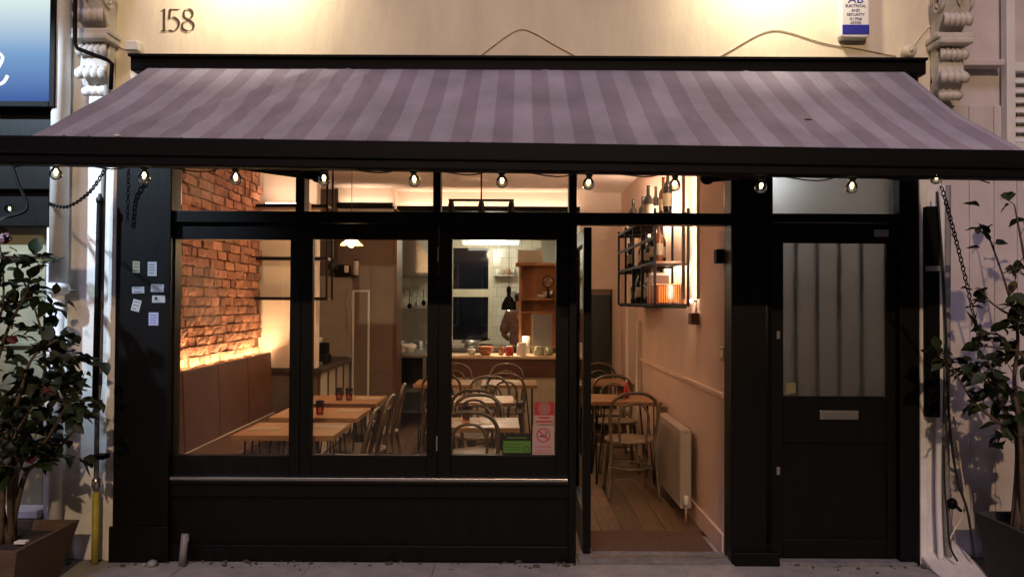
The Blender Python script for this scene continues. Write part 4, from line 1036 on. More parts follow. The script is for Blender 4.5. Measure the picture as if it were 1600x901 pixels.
# ---- chairs
ch = empty('bentwood_chair', (0, 0, 0))
MB().lathe([(.165, .438), (.198, .442), (.205, .455), (.198, .466), (.17, .462), (.0, .458)], (0, 0, 0), 24, capb=True).build('seat', 'wood_seat', ch, smooth=True, origin=(0, 0, .45))
hoop = [(-.205, -.235, 0), (-.19, -.195, .25), (-.178, -.165, .45), (-.192, -.19, .60), (-.195, -.215, .70), (-.172, -.235, .79), (-.10, -.247, .848), (0, -.25, .862), (.10, -.247, .848), (.172, -.235, .79), (.195, -.215, .70), (.192, -.19, .60), (.178, -.165, .45), (.19, -.195, .25), (.205, -.235, 0)]
MB().tube(arc(hoop, 5), .0138, 8).build('back_hoop', 'wood_chair', ch, smooth=True, origin=(0, -.2, .45))
inner = [(-.105, -.165, .455), (-.118, -.187, .58), (-.115, -.21, .68), (-.075, -.226, .755), (0, -.233, .78), (.075, -.226, .755), (.115, -.21, .68), (.118, -.187, .58), (.105, -.165, .455)]
MB().tube(arc(inner, 5), .0105, 8).build('inner_hoop', 'wood_chair', ch, smooth=True, origin=(0, -.2, .6))
for sx in (-1, 1):
    MB().tube(arc([(sx * .145, .135, .44), (sx * .165, .165, .22), (sx * .185, .205, 0)], 5), [.018] * 6 + [.015] * 5, 8).build('front_leg', 'wood_chair', ch, smooth=True, origin=(sx * .16, .16, .22))
MB().tube([(.165 * math.cos(a), .165 * math.sin(a) - .01, .235) for a in [i * math.pi / 12 for i in range(24)]], .010, 6, closed=True).build('stretcher_ring', 'wood_chair', ch, smooth=True, origin=(0, 0, .235))
spots = [(-.285, .60, .02, 'nearest bentwood chair of the middle row with its back to the window'), (-.27, 1.05, 3.10, 'bentwood chair facing the window across the nearest middle table'),
         (-.30, 1.86, -.03, 'bentwood chair with its back to us at the second middle table'), (-.20, 2.52, 3.2, 'bentwood chair on the far side of the second middle table'),
         (-.05, 3.30, -.05, 'bentwood chair at the right table before the bar, back to us'), (-.06, 4.02, 3.14, 'bentwood chair by the bar facing the right middle table'), (-.66, 4.02, 3.14, 'bentwood chair by the bar facing the left middle table'), (-.72, 3.28, .05, 'bentwood chair at the left table before the bar, back to us'),
         (.985, 1.70, .03, 'nearest bentwood chair in the doorway, beside the radiator'), (1.0, 2.66, 3.2, 'bentwood chair on the far side of the doorway table'), (1.02, 3.22, -.04, 'bentwood chair in front of the far right table'), (1.03, 4.18, 3.14, 'farthest bentwood chair by the green door'),
         (-1.16, .47, R(90), 'side-on bentwood chair at the table nearest the window'), (-1.17, 1.22, R(88), 'side-on bentwood chair at the middle banquette table'), (-1.19, 2.02, R(92), 'side-on bentwood chair at the farthest banquette table')]
for i, (x, y, a, lab) in enumerate(spots):
    o = ch if i == 0 else copy_tree(ch)
    o.location = (x, y, .0025); o.rotation_euler = (0, 0, a); tag(o, lab, 'chair', 'bentwood chairs')

# ---- tableware
def tumbler(x, y, lab):
    t = empty('amber_tumbler', (x, y, .7305), lab, 'glass', 'amber tumblers')
    MB().lathe([(.024, .0005), (.028, .03), (.0345, .105), (.0325, .105), (.026, .03), (.022, .008), (.0, .008)], (x, y, .7305), 14, capt=False).build('glass_body', 'tumbler_amber', t, smooth=True)
def setting(x, y, rot, lab):
    t = empty('napkin', (x, y, .7305), lab, 'napkin', 'folded napkins')
    bx('cloth', 'linen', t, x - .05, x + .05, y - .10, y + .10, .7308, .7348, bevel=.002)
    for dx in (-.018, .012): bx('cutlery', 'bright_metal', t, x + dx, x + dx + .007, y - .09, y + .09, .7349, .7369)
    t.rotation_euler = (0, 0, rot)
tumbler(-1.50, .60, 'amber tumbler on the banquette table nearest the window'); tumbler(-1.455, 1.12, 'amber tumbler on the middle banquette table')
tumbler(-1.50, 1.98, 'left amber tumbler of the pair on the farthest banquette table'); tumbler(-1.41, 1.96, 'right amber tumbler of the pair on the farthest banquette table')
tumbler(-.33, .90, 'amber tumbler on the nearest middle table'); tumbler(.98, 2.2, 'amber tumbler on the doorway table')
setting(-1.66, .45, R(90), 'napkin at the banquette side of the table nearest the window'); setting(-1.25, .56, R(90), 'napkin at the chair side of the table nearest the window')
setting(-1.66, 1.3, R(90), 'napkin at the banquette side of the middle table'); setting(-1.27, 1.32, R(90), 'napkin at the chair side of the middle table'); setting(-1.27, 2.1, R(90), 'napkin at the chair side of the farthest banquette table')
setting(-.18, .8, 0, 'napkin on the nearest middle table'); setting(-.2, 2.1, 0, 'napkin on the second middle table'); setting(.08, 3.55, 0, 'napkin on the right table before the bar')
MB_ = empty('oil_bottle', (1.02, 2.12, .7305), 'small red sauce bottle on the doorway table', 'bottle')
MB().lathe([(.022, 0), (.024, .08), (.01, .11), (.009, .14)], (1.04, 2.25, .7305), 12).build('body', 'red_plastic', MB_, smooth=True); MB().lathe([(.011, .1405), (.010, .16)], (1.04, 2.25, .7305), 10).build('cap', 'ceramic', MB_, smooth=True)

# ---- radiator
rd = empty('radiator', (RX - .06, 1.35, .1), 'cream panel radiator on the right wall by the entrance', 'radiator')
ry0, ry1, rz0, rz1 = .92, 1.80, .09, .66
bx('panel', 'radiator', rd, RX - .115, RX - .10, ry0, ry1, rz0, rz1 - .02, bevel=.004); bx('panel', 'radiator', rd, RX - .055, RX - .04, ry0, ry1, rz0, rz1 - .02, bevel=.004)
bx('end_cap', 'radiator', rd, RX - .118, RX - .037, ry0 - .008, ry0 - .0005, rz0, rz1 - .02, bevel=.003); bx('top_grille', 'radiator', rd, RX - .118, RX - .037, ry0 - .008, ry1, rz1 - .019, rz1, bevel=.004)
for i in range(18):
    y = ry0 + .03 + i * .048; bx('fin', 'radiator', rd, RX - .119, RX - .1155, y, y + .024, rz0 + .03, rz1 - .05, bevel=.0015)
MB().lathe([(.017, 0), (.02, .02), (.02, .06), (.014, .07)], (RX - .08, ry0 - .03, rz0 + .03), 12).build('valve', 'ceramic', rd, smooth=True); MB().tube([(RX - .08, ry0 - .03, .0), (RX - .08, ry0 - .03, rz0 + .03)], .008, 8).build('pipe', 'radiator', rd, smooth=True)
# ---- wall fittings on the right
sw = P(1095, 497, .9)
s_ = empty('wall_box', (RX - .02, .87, sw.z), 'small brown wooden box on the right wall under the lamp', 'box')
bx('case', 'wood_dark', s_, RX - .06, RX - .0005, .82, .92, sw.z - .045, sw.z + .04, bevel=.005)
MB().tube([(RX - .012, .87, sw.z + .041), (RX - .012, .87, 1.60)], .008, 8).build('conduit', 'plaster_pink', s_, smooth=True)
c = P(1131, 402, .18); s2 = empty('wall_sensor', c, 'dark sensor box high on the right wall at the entrance', 'sensor')
bx('case', 'black_metal', s2, RX - .06, RX - .0005, .13, .20, c.z - .04, c.z + .05, bevel=.006)
c = P(1135, 553, .17); s3 = empty('light_switch', c, 'metal light switch on the right wall just inside the entrance', 'switch')
bx('plate', 'brass', s3, RX - .012, RX - .0005, .14, .23, c.z - .045, c.z + .045, bevel=.004); bx('rocker', 'ceramic', s3, RX - .018, RX - .0125, .17, .20, c.z - .02, c.z + .02, bevel=.002)

# ---- hanging wall rack
FX = 1.085; ry = [1.10, 1.68, 2.16, 2.62, 3.10]
rk = empty('wall_rack', ((FX + RX) / 2, 2.1, 1.58), 'black steel rack of bottles along the right wall', 'rack')
rz = [1.575, 1.90, 2.27]
for y in ry:
    for x in (FX, RX - .02): bx('post', 'black_metal', rk, x - .009, x + .009, y - .009, y + .009, rz[0] - .012, 2.31 if y > 1.2 else 2.31)
for z in rz:
    bx('shelf', 'black_metal' if z != rz[1] else 'wood_dark', rk, FX + .01, RX - .031, ry[0] + .002, ry[-1] - .002, z - .009, z + .009)
    bx('edge_rail', 'black_metal', rk, FX - .008, FX + .0085, ry[0] + .01, ry[-1] - .01, z - .012, z + .0095)
    for y in ry: bx('cross_bar', 'black_metal', rk, FX + .0095, RX - .0305, y - .008, y + .008, z - .024, z - .0095)
bx('edge_rail', 'black_metal', rk, FX - .007, FX + .0078, ry[0] + .01, ry[-1] - .01, 2.08, 2.10)
def bottle(x, y, z, h, r, m, lab, bl=True):
    t = empty('bottle', (x, y, z), lab, 'bottle', 'bottles on the rack')
    MB().lathe([(r * .9, 0), (r, .008), (r, h * .58), (r * .8, h * .66), (r * .36, h * .74), (r * .33, h * .96), (r * .4, h * .965), (r * .4, h)], (x, y, z), 14).build('body', m, t, smooth=True)
    if bl: MB().lathe([(r * 1.015, h * .18), (r * 1.015, h * .46)], (x, y, z), 14, capb=False, capt=False).build('paper_label', 'bottle_label', t, smooth=True)
rnd = random.Random(21)
names = ['tall dark bottle', 'slim dark bottle', 'squat dark bottle', 'amber bottle']
k = 0
for (z, lo, hi, n, sh_) in ((rz[2] + .0095, 1.18, 3.0, 8, 'top'), (rz[1] + .0095, 1.25, 3.0, 10, 'middle'), (rz[0] + .0095, 1.75, 3.0, 6, 'bottom')):
    for i in range(n):
        y = lo + (hi - lo) * (i + .5) / n + rnd.uniform(-.03, .03); h = rnd.choice((.30, .32, .27, .24)); h = h if not (sh_ == 'top' and i in (0, 1)) else (.36, .34)[i]
        bottle(rnd.uniform(FX + .06, RX - .10), y, z, h, rnd.uniform(.034, .043), *(lambda bm: (bm, '%s bottle, %s from the entrance on the %s shelf of the rack' % ('amber' if 'amber' in bm else 'dark', ('first', 'second', 'third', 'fourth', 'fifth', 'sixth', 'seventh', 'eighth', 'ninth', 'tenth')[i], sh_)))(rnd.choice(('bottle_dark', 'bottle_dark', 'bottle_amber'))))
# things on the rack's lowest shelf
bk = [(1.50, .022, .23, 'wood_dark'), (1.53, .03, .25, 'paper'), (1.565, .025, .22, 'ink_red'), (1.595, .03, .26, 'counter_dark'), (1.63, .02, .21, 'linen')]
for i, (y, th, h, m) in enumerate(bk):
    q = bx('book', m, None, FX + .04, FX + .19, y, y + th, rz[0] + .0097, rz[0] + .0097 + h, bevel=.003)
    tag(q, ('brown', 'white', 'red', 'near-black', 'beige')[i] + ' book standing on the bottom shelf of the rack', 'book', 'books on the rack')
lt = empty('amber_lantern', ((FX + RX) / 2, 1.22, rz[0] + .01), 'ribbed amber lantern glowing at the near end of the rack', 'lantern')
lz0, lz1 = rz[0] + .0098, rz[0] + .155
bx('glow_core', 'lantern_glow', lt, FX + .05, RX - .07, 1.17, 1.25, lz0 + .01, lz1 - .01)
nr_ = 16
for i in range(nr_):
    x = FX + .02 + (RX - .05 - FX - .02) * i / (nr_ - 1)
    bx('slat', 'bottle_amber', lt, x - .0045, x + .0045, 1.135, 1.142, lz0, lz1)
bx('rim', 'wood_orange', lt, FX + .012, RX - .042, 1.134, 1.29, lz1 + .0004, lz1 + .008)
# wall light behind the rack
wlg = empty('wall_lamp', (RX - .02, .97, 1.9), 'bright upright wall lamp glowing beside the rack', 'lamp')
bx('shield', 'steel', wlg, RX - .112, RX - .086, .900, .906, 1.62, CZ - .002)
MB().tube([(RX - .099, .916, 1.63), (RX - .099, .916, 2.90)], .006, 8).build('tube', 'led_up', wlg, smooth=True)
for i, z in enumerate(rz[1:]):
    sl2 = empty('shelf_light', (RX - .06, 1.6, z - .02), 'warm light strip under the %s shelf of the bottle rack' % ('middle', 'top')[i], 'light strip')
    bx('diffuser', 'led_white', sl2, RX - .075, RX - .060, 1.12, 2.1, z - .0185, z - .0105); bx('cover', 'black_metal', sl2, RX - .080, RX - .0755, 1.12, 2.1, z - .022, z - .0100)
bx('conduit', 'plaster_pink', wr, RX - .022, RX - .0006, .815, .835, 1.62, CZ - .002, bevel=.003)
sc = empty('small_spot', (RX - .04, .86, P(1098, 470, .88).z), 'tiny bright spot lamp above the wooden wall box', 'lamp')
cz = P(1098, 470, .88).z
MB().ell((RX - .045, .88, cz), (.012, .012, .012), 8, 6).build('bulb', 'ember', sc, smooth=True); MB().tube([(RX - .001, .88, cz), (RX - .04, .88, cz)], .006, 6).build('arm', 'black_metal', sc, smooth=True)

# ---- pendants and track
def pendant(x, y, zb, lab, lit=True, energy=14):
    t = empty('pendant_lamp', (x, y, CZ), lab, 'lamp')
    MB().tube([(x, y, zb + .10), (x, y, CZ)], .003, 6).build('cord', 'cable_black', t)
    MB().lathe([(.018, .05), (.018, .1), (.008, .11)], (x, y, zb), 10).build('holder', 'brass', t, smooth=True)
    if lit:
        MB().lathe([(.105, 0), (.10, .01), (.045, .06), (.022, .075)], (x, y, zb), 20, capb=False, capt=False).build('shade', 'shade_frost', t, smooth=True, solid=.003)
        MB().ell((x, y, zb + .018), (.028, .028, .034), 10, 8).build('bulb', 'bulb_hot', t, smooth=True)
        light('pendant_light', 'POINT', (x, y, zb - .03), energy, (1.0, .66, .36), t, .05)
    return t
c = P(549, 384, 2.4); pendant(c.x, 2.4, c.z, 'lit glass pendant lamp seen in the second window', True, 24)
for px, yy, lab, py in ((482, 2.3, 'bare pendant socket left of the lit pendant', 328),):
    c = P(px, py, yy); t = empty('pendant_lamp', (c.x, yy, CZ), lab, 'lamp')
    MB().tube([(c.x, yy, c.z + .06), (c.x, yy, CZ)], .004, 6).build('cord', 'wood_dark', t); MB().lathe([(.02, 0), (.026, .015), (.026, .055), (.012, .07)], (c.x, yy, c.z), 10).build('holder', 'wood_orange', t, smooth=True)
for px, yy, lab in ((520, 2.9, 'thin pendant cord left of the lit pendant cord'),):
    c = P(px, 420, yy); t = empty('pendant_lamp', (c.x, yy, CZ), lab, 'lamp')
    MB().tube([(c.x, yy, c.z + .1), (c.x, yy, CZ)], .004, 6).build('cord', 'cable_black', t); MB().lathe([(.05, 0), (.045, .04), (.012, .10)], (c.x, yy, c.z), 12).build('shade', 'black_metal', t, smooth=True)
c = P(795, 484, 4.9); t = empty('pendant_lamp', (c.x, 4.9, 2.73), 'dark dome pendant lamp hanging over the bar', 'lamp')
MB().tube([(c.x, 4.9, c.z + .3), (c.x, 4.9, 2.73)], .004, 6).build('cord', 'cable_black', t); MB().lathe([(.095, 0), (.095, .02), (.085, .08), (.05, .15), (.024, .17), (.024, .22), (.03, .23), (.03, .27), (.01, .3)], (c.x, 4.9, c.z), 18, capb=False).build('shade', 'black_metal', t, smooth=True)
MB().ell((c.x, 4.9, c.z + .03), (.03, .03, .035), 10, 7).build('bulb', 'led_warm', t, smooth=True)
light('bar_pendant_light', 'SPOT', (c.x, 4.9, c.z + .01), 55, (1.0, .75, .48), t, .04, 140, .6, aim=(c.x, 4.9, 0))
gl = empty('added_globe', (-.3, 1.55, CZ), 'added ceiling globe out of view, brightening the upper room', 'lamp')  # added lamp hidden above the window head, brightens ceiling and upper walls
MB().ell((-.3, 1.55, CZ - .15), (.10, .10, .10), 18, 12).build('globe', 'globe_glow', gl, smooth=True); MB().lathe([(.05, -.05), (.06, 0)], (-.3, 1.55, CZ), 16).build('base', 'brass', gl, smooth=True)
tl = empty('track_light', (X(752, 3.0, 312), 3.0, CZ), 'black track light bar with three spot heads on the ceiling', 'track light')
za = Z(313, 3.0, 750)
bx('bar', 'black_metal', tl, X(701, 3.0, 312), X(803, 3.0, 312), 2.985, 3.015, za - .01, za + .012)
MB().tube([(X(752, 3.0, 312), 3.0, za), (X(752, 3.0, 312), 3.0, CZ)], .008, 8).build('stem', 'black_metal', tl)
for px in (705, 752, 799):
    x = X(px, 3.0, 320); MB().lathe([(.022, 0), (.03, -.03), (.038, -.11), (.036, -.112)], (x, 3.0, za - .012), 14).build('spot_head', 'black_metal', tl, smooth=True)
    MB().lathe([(.0, -.1135), (.03, -.1135)], (x, 3.0, za - .012), 12, capb=False, capt=False).build('lens', 'led_warm', tl)
    light('track_spot', 'SPOT', (x, 3.0, za - .135), 12, (1.0, .74, .48), tl, .03, 110, .8, aim=({705: -1.2, 752: -.3, 799: .6}[px], {705: 1.8, 752: 1.6, 799: 2.2}[px], .7))
fan = empty('ceiling_rose', (X(735, 3.9, 322), 3.9, CZ), 'round white ceiling rose behind the track light', 'ceiling rose')
MB().lathe([(.0, -.02), (.17, -.02), (.20, -.006), (.20, -.0005)], (X(735, 3.9, 322), 3.9, CZ), 28, capt=False).build('disc', 'plaster_white', fan, smooth=True)
# cove uplights on top of the rack and the alcove shelf, lighting the ceiling
cv = empty('uplight', (1.3, 2.6, 2.32), 'slim uplight tucked on top of the bottle rack against the wall', 'light')
bx('housing', 'black_metal', cv, RX - .06, RX - .032, 1.3, 3.05, 2.282, 2.30); bx('diffuser', 'led_cove', cv, RX - .058, RX - .034, 1.32, 3.03, 2.3005, 2.306)

cv2 = empty('uplight', (-2.2, 2.95, 2.55), 'added slim uplight on the top alcove shelf, brightening the ceiling', 'light')  # extra light, put on the shelf to brighten the ceiling
zc_ = Z(323, 2.9, 450) + .013
bx('housing', 'black_metal', cv2, LX + .1, -1.98, 2.86, 2.92, zc_, zc_ + .015); bx('diffuser', 'led_shelf', cv2, LX + .12, -2.0, 2.87, 2.91, zc_ + .0155, zc_ + .021)
cv3 = empty('uplight', (-.3, YBK - .06, 2.72), 'long dark ledge over the bar throwing light onto the ceiling', 'light')
bx('ledge', 'black_metal', cv3, -1.42, .83, YBK - .13, YBK - .001, 2.70, 2.722, bevel=.002); bx('lip', 'black_metal', cv3, -1.42, .83, YBK - .13, YBK - .122, 2.7225, 2.76)
bx('ledge', 'black_metal', cv3, -2.09, -1.4205, YBK - .44, YBK - .306, 2.70, 2.722, bevel=.002); bx('lip', 'black_metal', cv3, -2.09, -1.4205, YBK - .44, YBK - .432, 2.7225, 2.76); bx('diffuser', 'led_ledge', cv3, -2.06, -1.45, YBK - .40, YBK - .37, 2.7225, 2.728)
bx('diffuser', 'led_ledge', cv3, -1.38, .80, YBK - .09, YBK - .06, 2.7225, 2.728)
# ---- left alcove: shelves, counter, cabinets
ss = empty('alcove_shelves', (-2.2, 3.0, 1.6), 'black steel shelves on the white alcove wall', 'shelf')
sx0, sx1 = X(397, 2.9, 430), X(513, 2.9, 430)
for py in (323, 404, 466):
    z = Z(py, 2.9, 450); bx('shelf_board', 'wood_dark', ss, sx0 + .0, sx1, 2.82, 3.055, z - .012, z + .012); bx('edge_rail', 'black_metal', ss, sx0, sx1 + .01, 2.808, 2.8195, z - .018, z + .014)
for x in (sx1 + .004,): 
    for y in (2.815, 3.045): bx('post', 'black_metal', ss, x - .009, x + .009, y - .009, y + .009, Z(470, 2.9), CZ)
ctr = empty('service_counter', (-2.2, 3.7, 0), 'dark topped service counter with pale panels at the left', 'counter')
cx1 = -1.90; cz_ = .915
bx('worktop', 'counter_dark', ctr, LX + .001, cx1, 2.985, 3.0595, cz_ - .05, cz_, bevel=.004)
bx('worktop', 'counter_dark', ctr, -1.979, cx1, 3.06, 4.5, cz_ - .0495, cz_ - .0005, bevel=.004)
bx('front', 'plaster_brown', ctr, LX + .001, -1.95, 3.005, 3.0605, .0, cz_ - .0505)
for i in range(4):
    y = 3.03 + i * .37; bx('side_panel', 'cream_gloss', ctr, -1.96, -1.935, y + .02, y + .35, .03, cz_ - .052, bevel=.003); bx('side_stile', 'wood_dark', ctr, -1.962, -1.925, y - .015, y + .018, .0, cz_ - .0515)
bx('carcass', 'wood_dark', ctr, -2.4, -1.963, 3.21, 4.5, .0, cz_ - .052)
bx('deep_top', 'counter_dark', ctr, LX + .001, -1.9795, 3.201, 4.5, cz_ - .049, cz_ - .001)
cm = empty('coffee_machine', (-2.1, 3.6, cz_), 'dark coffee machine on the service counter', 'coffee machine')
c0 = P(505, 558, 3.55)
bx('body', 'black_metal', cm, -2.22, -1.98, 3.45, 3.75, cz_ + .0005, cz_ + .10, bevel=.012); bx('head', 'black_metal', cm, -2.20, -2.0, 3.6, 3.75, cz_ + .1005, cz_ + .22, bevel=.012); bx('drip_tray', 'steel', cm, -2.2, -2.0, 3.36, 3.449, cz_ + .0005, cz_ + .03, bevel=.003)
MB().lathe([(.03, 0), (.04, .05), (.025, .06)], (-2.1, 3.68, cz_ + .2205), 12).build('hopper', 'ceramic', cm, smooth=True)
cb = empty('tall_cupboard', (-1.95, 4.4, 0), 'tall grey cupboard with a pale frame beside the kitchen opening', 'cupboard')
k0, k1 = X(551, 4.45), X(578, 4.45)
bx('carcass', 'plaster_brown', cb, k0, k1, 4.46, 4.549, 0, 2.0, bevel=.003)
for a, b in ((k0, k0 + .022), (k1 - .022, k1)): bx('frame', 'white_paint', cb, a, b, 4.44, 4.4595, .02, 1.72)
bx('frame', 'white_paint', cb, k0 + .0225, k1 - .0225, 4.441, 4.4595, 1.70, 1.72); bx('door_panel', 'plaster_brown', cb, k0 + .0225, k1 - .0225, 4.45, 4.4595, .02, 1.699)
bs = empty('speaker', (-2.0, 4.3, 1.85), 'small dark speaker on a shelf above the service counter', 'speaker')
c = P(545, 430, 4.4); bx('cabinet', 'black_metal', bs, c.x - .17, c.x + .0, 4.3, 4.5, c.z, c.z + .12, bevel=.006); bx('grille', 'ceramic', bs, c.x - .03, c.x + .02, 4.296, 4.2995, c.z + .03, c.z + .11); bx('bracket', 'black_metal', bs, c.x - .17, c.x + .1, 4.3, 4.549, c.z - .015, c.z - .0005)

fr_ = empty('tall_fridge', (-2.15, 4.45, cz_), 'pale grey fridge front standing behind the service counter', 'fridge')
f0, f1 = X(489, 4.4, 480), X(549, 4.4, 480); ft_ = Z(431, 4.4, 520)
bx('body', 'fridge_grey', fr_, f0, f1, 4.40, 4.54, cz_ + .001, ft_, bevel=.006); bx('door', 'fridge_grey', fr_, f0 + .004, f1 - .004, 4.375, 4.3995, cz_ + .02, ft_ - .01, bevel=.008)
MB().tube([(f1 - .04, 4.35, cz_ + .3), (f1 - .04, 4.35, ft_ - .15)], .007, 8).build('handle', 'bright_metal', fr_, smooth=True)
for i, (px, m, h, lab) in enumerate(((541, 'ceramic', .10, 'short white canister on top of the grey fridge'), (556, 'paper', .17, 'tall white canister at the end of the fridge top'))):
    xx = X(px, 4.45, 425); t = empty('canister', (xx, 4.45, ft_), lab, 'canister'); MB().lathe([(.03, 0), (.03, h), (.024, h + .012)], (xx, 4.47, ft_ + .001), 12).build('body', m, t, smooth=True); MB().lathe([(.026, h + .0125), (.026, h + .03)], (xx, 4.47, ft_ + .001), 12).build('lid', 'black_metal', t, smooth=True)
# ---- bar with its crockery
br = empty('bar_counter', (-.3, 4.8, 0), 'bar with a pale lit top and dark wooden front', 'bar')
b0, b1 = X(694, 4.6, 560), .835; bz = Z(556, 4.62, 800)
bx('top', 'worktop', br, b0, b1, 4.60, 5.12, bz - .035, bz, bevel=.004); bx('upper_front', 'wood_dark', br, b0 + .01, b1 - .005, 4.63, 4.70, bz - .26, bz - .0355, bevel=.003); bx('lower_front', 'cream_gloss', br, b0 + .02, b1 - .01, 4.66, 4.70, .0, bz - .2605)
bx('end_panel', 'wood_dark', br, b0 + .005, b0 + .0195, 4.701, 5.1, .0, bz - .0355)
def bowl(px, y, r, h, m, name, lab, n=1):
    x = X(px, y, 550); t = empty(name, (x, y, bz), lab, 'dish')
    for i in range(n):
        z = bz + .0008 + i * h * .45; MB().lathe([(r * .5, 0), (r * .8, h * .35), (r, h), (r * .95, h), (r * .7, h * .4), (.0, h * .2)], (x, y, z), 18, capt=False).build('bowl', m, t, smooth=True)
bowl(737, 4.75, .055, .04, 'ceramic', 'bowl_stack', 'small stack of pale bowls at the left of the bar', 3); bowl(759, 4.74, .10, .075, 'terracotta', 'dish_stack', 'wide terracotta dish on the bar', 2)
def cyl(px, y, r, h, m, name, lab, cat, lid=None):
    x = X(px, y, 550); t = empty(name, (x, y, bz), lab, cat); MB().lathe([(r * .9, 0), (r, .01), (r, h * .85), (r * .86, h)], (x, y, bz + .0008), 14).build('body', m, t, smooth=True)
    MB().lathe([(r * .9, h + .0005), (r * .9, h + .015)], (x, y, bz + .0008), 14).build('lid', lid or m, t, smooth=True)
cyl(796, 4.72, .05, .10, 'red_plastic', 'red_jar', 'red jar on the bar', 'jar', 'ceramic'); cyl(815, 4.76, .06, .14, 'ceramic', 'white_jug', 'white jug on the bar', 'jug'); cyl(842, 4.74, .065, .09, 'jar_green', 'green_tub', 'low pale green tub on the bar, left of two', 'tub'); cyl(858, 4.76, .045, .08, 'jar_green', 'green_tub', 'small pale green tub at the right of the bar', 'tub')
cyl(783, 4.78, .03, .09, 'terracotta', 'clay_pot', 'small clay pot left of the red jar', 'pot'); cyl(905, 4.72, .03, .11, 'red_plastic', 'red_bottle', 'red bottle at the far right end of the bar', 'bottle', 'ceramic')

# ================================================================== KITCHEN
KY = 7.3
kw = struct(bx('kitchen_wall', 'grout', None, -2.3, 1.5, KY, KY + .15, 0, 2.75)); struct(bx('kitchen_ceiling', 'cream_gloss', None, -2.3, 1.5, YBK + .141, KY, 2.751, 2.85))
klw = struct(bx('kitchen_side_wall', 'plaster_white', None, -2.3, -2.2, YBK + .14, KY, 0, 2.75)); struct(bx('kitchen_right_wall', 'cream_gloss', None, .95, 1.05, YBK + .141, KY, 0, 2.75))
tsz = .155
tile_me = MB().box(-tsz / 2 + .0025, tsz / 2 - .0025, -.008, 0, -tsz / 2 * .98 + .0025, tsz / 2 * .98 - .0025)
tm = tile_me.build('tile', 'tile_white', kw, bevel=.002); first = True
kx0, kx1 = X(708, KY, 450), X(763, KY, 450); kz0, kz1 = Z(531, KY), Z(388, KY)
ntile = 0
rowi = 0; z = .98
while z < 2.68:
    x = -2.1 + (tsz / 2 if rowi % 2 else 0)
    while x < .40:
        if not (kx0 - .03 < x < kx1 + .03 and kz0 - .03 < z < kz1 + .03) and not (-.98 > x > -1.0):
            o = tm if first else tm.copy()
            if not first: COL.objects.link(o)
            first = False; o.location = Vector((x, KY - .0005, z)) - WLOC[kw.name]; ntile += 1
        x += tsz
    z += tsz * .98; rowi += 1
kwn = empty('kitchen_window', ((kx0 + kx1) / 2, KY - .02, kz0), 'dark sash window with a cream frame at the back of the kitchen', 'window')
zm0, zm1 = Z(464, KY), Z(452, KY)
bx('glass_pane', 'dark_blue_glass', kwn, kx0, kx1, KY - .02, KY - .012, kz0, zm0 - .0005); bx('glass_pane', 'dark_blue_glass', kwn, kx0, kx1, KY - .02, KY - .012, zm1 + .0005, kz1)
bx('meeting_rail', 'cream_gloss', kwn, kx0, kx1, KY - .04, KY - .012, zm0, zm1, bevel=.004)
for a, b in ((kx0 - .07, kx0 - .0005), (kx1 + .0005, kx1 + .07)): bx('frame', 'cream_gloss', kwn, a, b, KY - .05, KY - .009, kz0 - .06, kz1 + .06, bevel=.004)
bx('frame', 'cream_gloss', kwn, kx0 + .0, kx1 - .0, KY - .05, KY - .009, kz1 + .0005, kz1 + .06, bevel=.004); bx('frame', 'cream_gloss', kwn, kx0, kx1, KY - .05, KY - .009, kz0 - .06, kz0 - .0005, bevel=.004)
ft = empty('strip_light', (-.3, 6.6, 2.5), 'bright strip light on the kitchen ceiling', 'light')
zf = Z(381, 6.6); bx('tray', 'white_paint', ft, -.75, .12, 6.54, 6.66, zf + .035, zf + .09, bevel=.004); MB().tube([(-.72, 6.6, zf + .012), (.09, 6.6, zf + .012)], .02, 10).build('tube', 'fluorescent', ft, smooth=True)
light('strip_light_glow', 'POINT', (-.3, 6.3, zf - .06), 27, (1.0, .93, .72), ft, .12)
for x in (-.6, 0): MB().tube([(x, 6.6, zf + .09), (x, 6.6, 2.75)], .008, 6).build('hanger', 'steel', ft)
# worktops under the window
kb_ = empty('kitchen_worktop', (-.6, 7.0, 0), 'steel worktop under the kitchen window', 'worktop')
bx('top', 'steel', kb_, -1.1, .9, 6.75, 7.24, .86, .90, bevel=.003); bx('shelf', 'steel', kb_, -1.1, .9, 6.8, 7.24, .30, .33)
for x in (-1.06, .86): bx('leg', 'steel', kb_, x, x + .04, 6.78, 6.82, 0.001, .859)
pn = empty('steel_pan', (-.45, 6.9, .9), 'steel pan standing in front of the kitchen window', 'pan')
xx = X(735, 6.9, 530); MB().lathe([(.11, 0), (.13, .01), (.14, .11), (.135, .11), (.125, .015), (0, .012)], (xx, 6.9, .901), 18, capt=False).build('body', 'steel', pn, smooth=True); MB().tube([(xx + .13, 6.9, .99), (xx + .30, 6.88, 1.03)], .01, 8).build('handle', 'black_metal', pn, smooth=True)
tr = empty('white_tray', (-.7, 6.85, .9), 'white tray beside the steel pan', 'tray'); xx = X(713, 6.85, 535); bx('dish', 'ceramic', tr, xx - .07, xx + .12, 6.76, 6.86, .901, .96, bevel=.008); bx('lid', 'ceramic', tr, xx - .07, xx + .08, 6.77, 6.85, .9605, .985, bevel=.006)
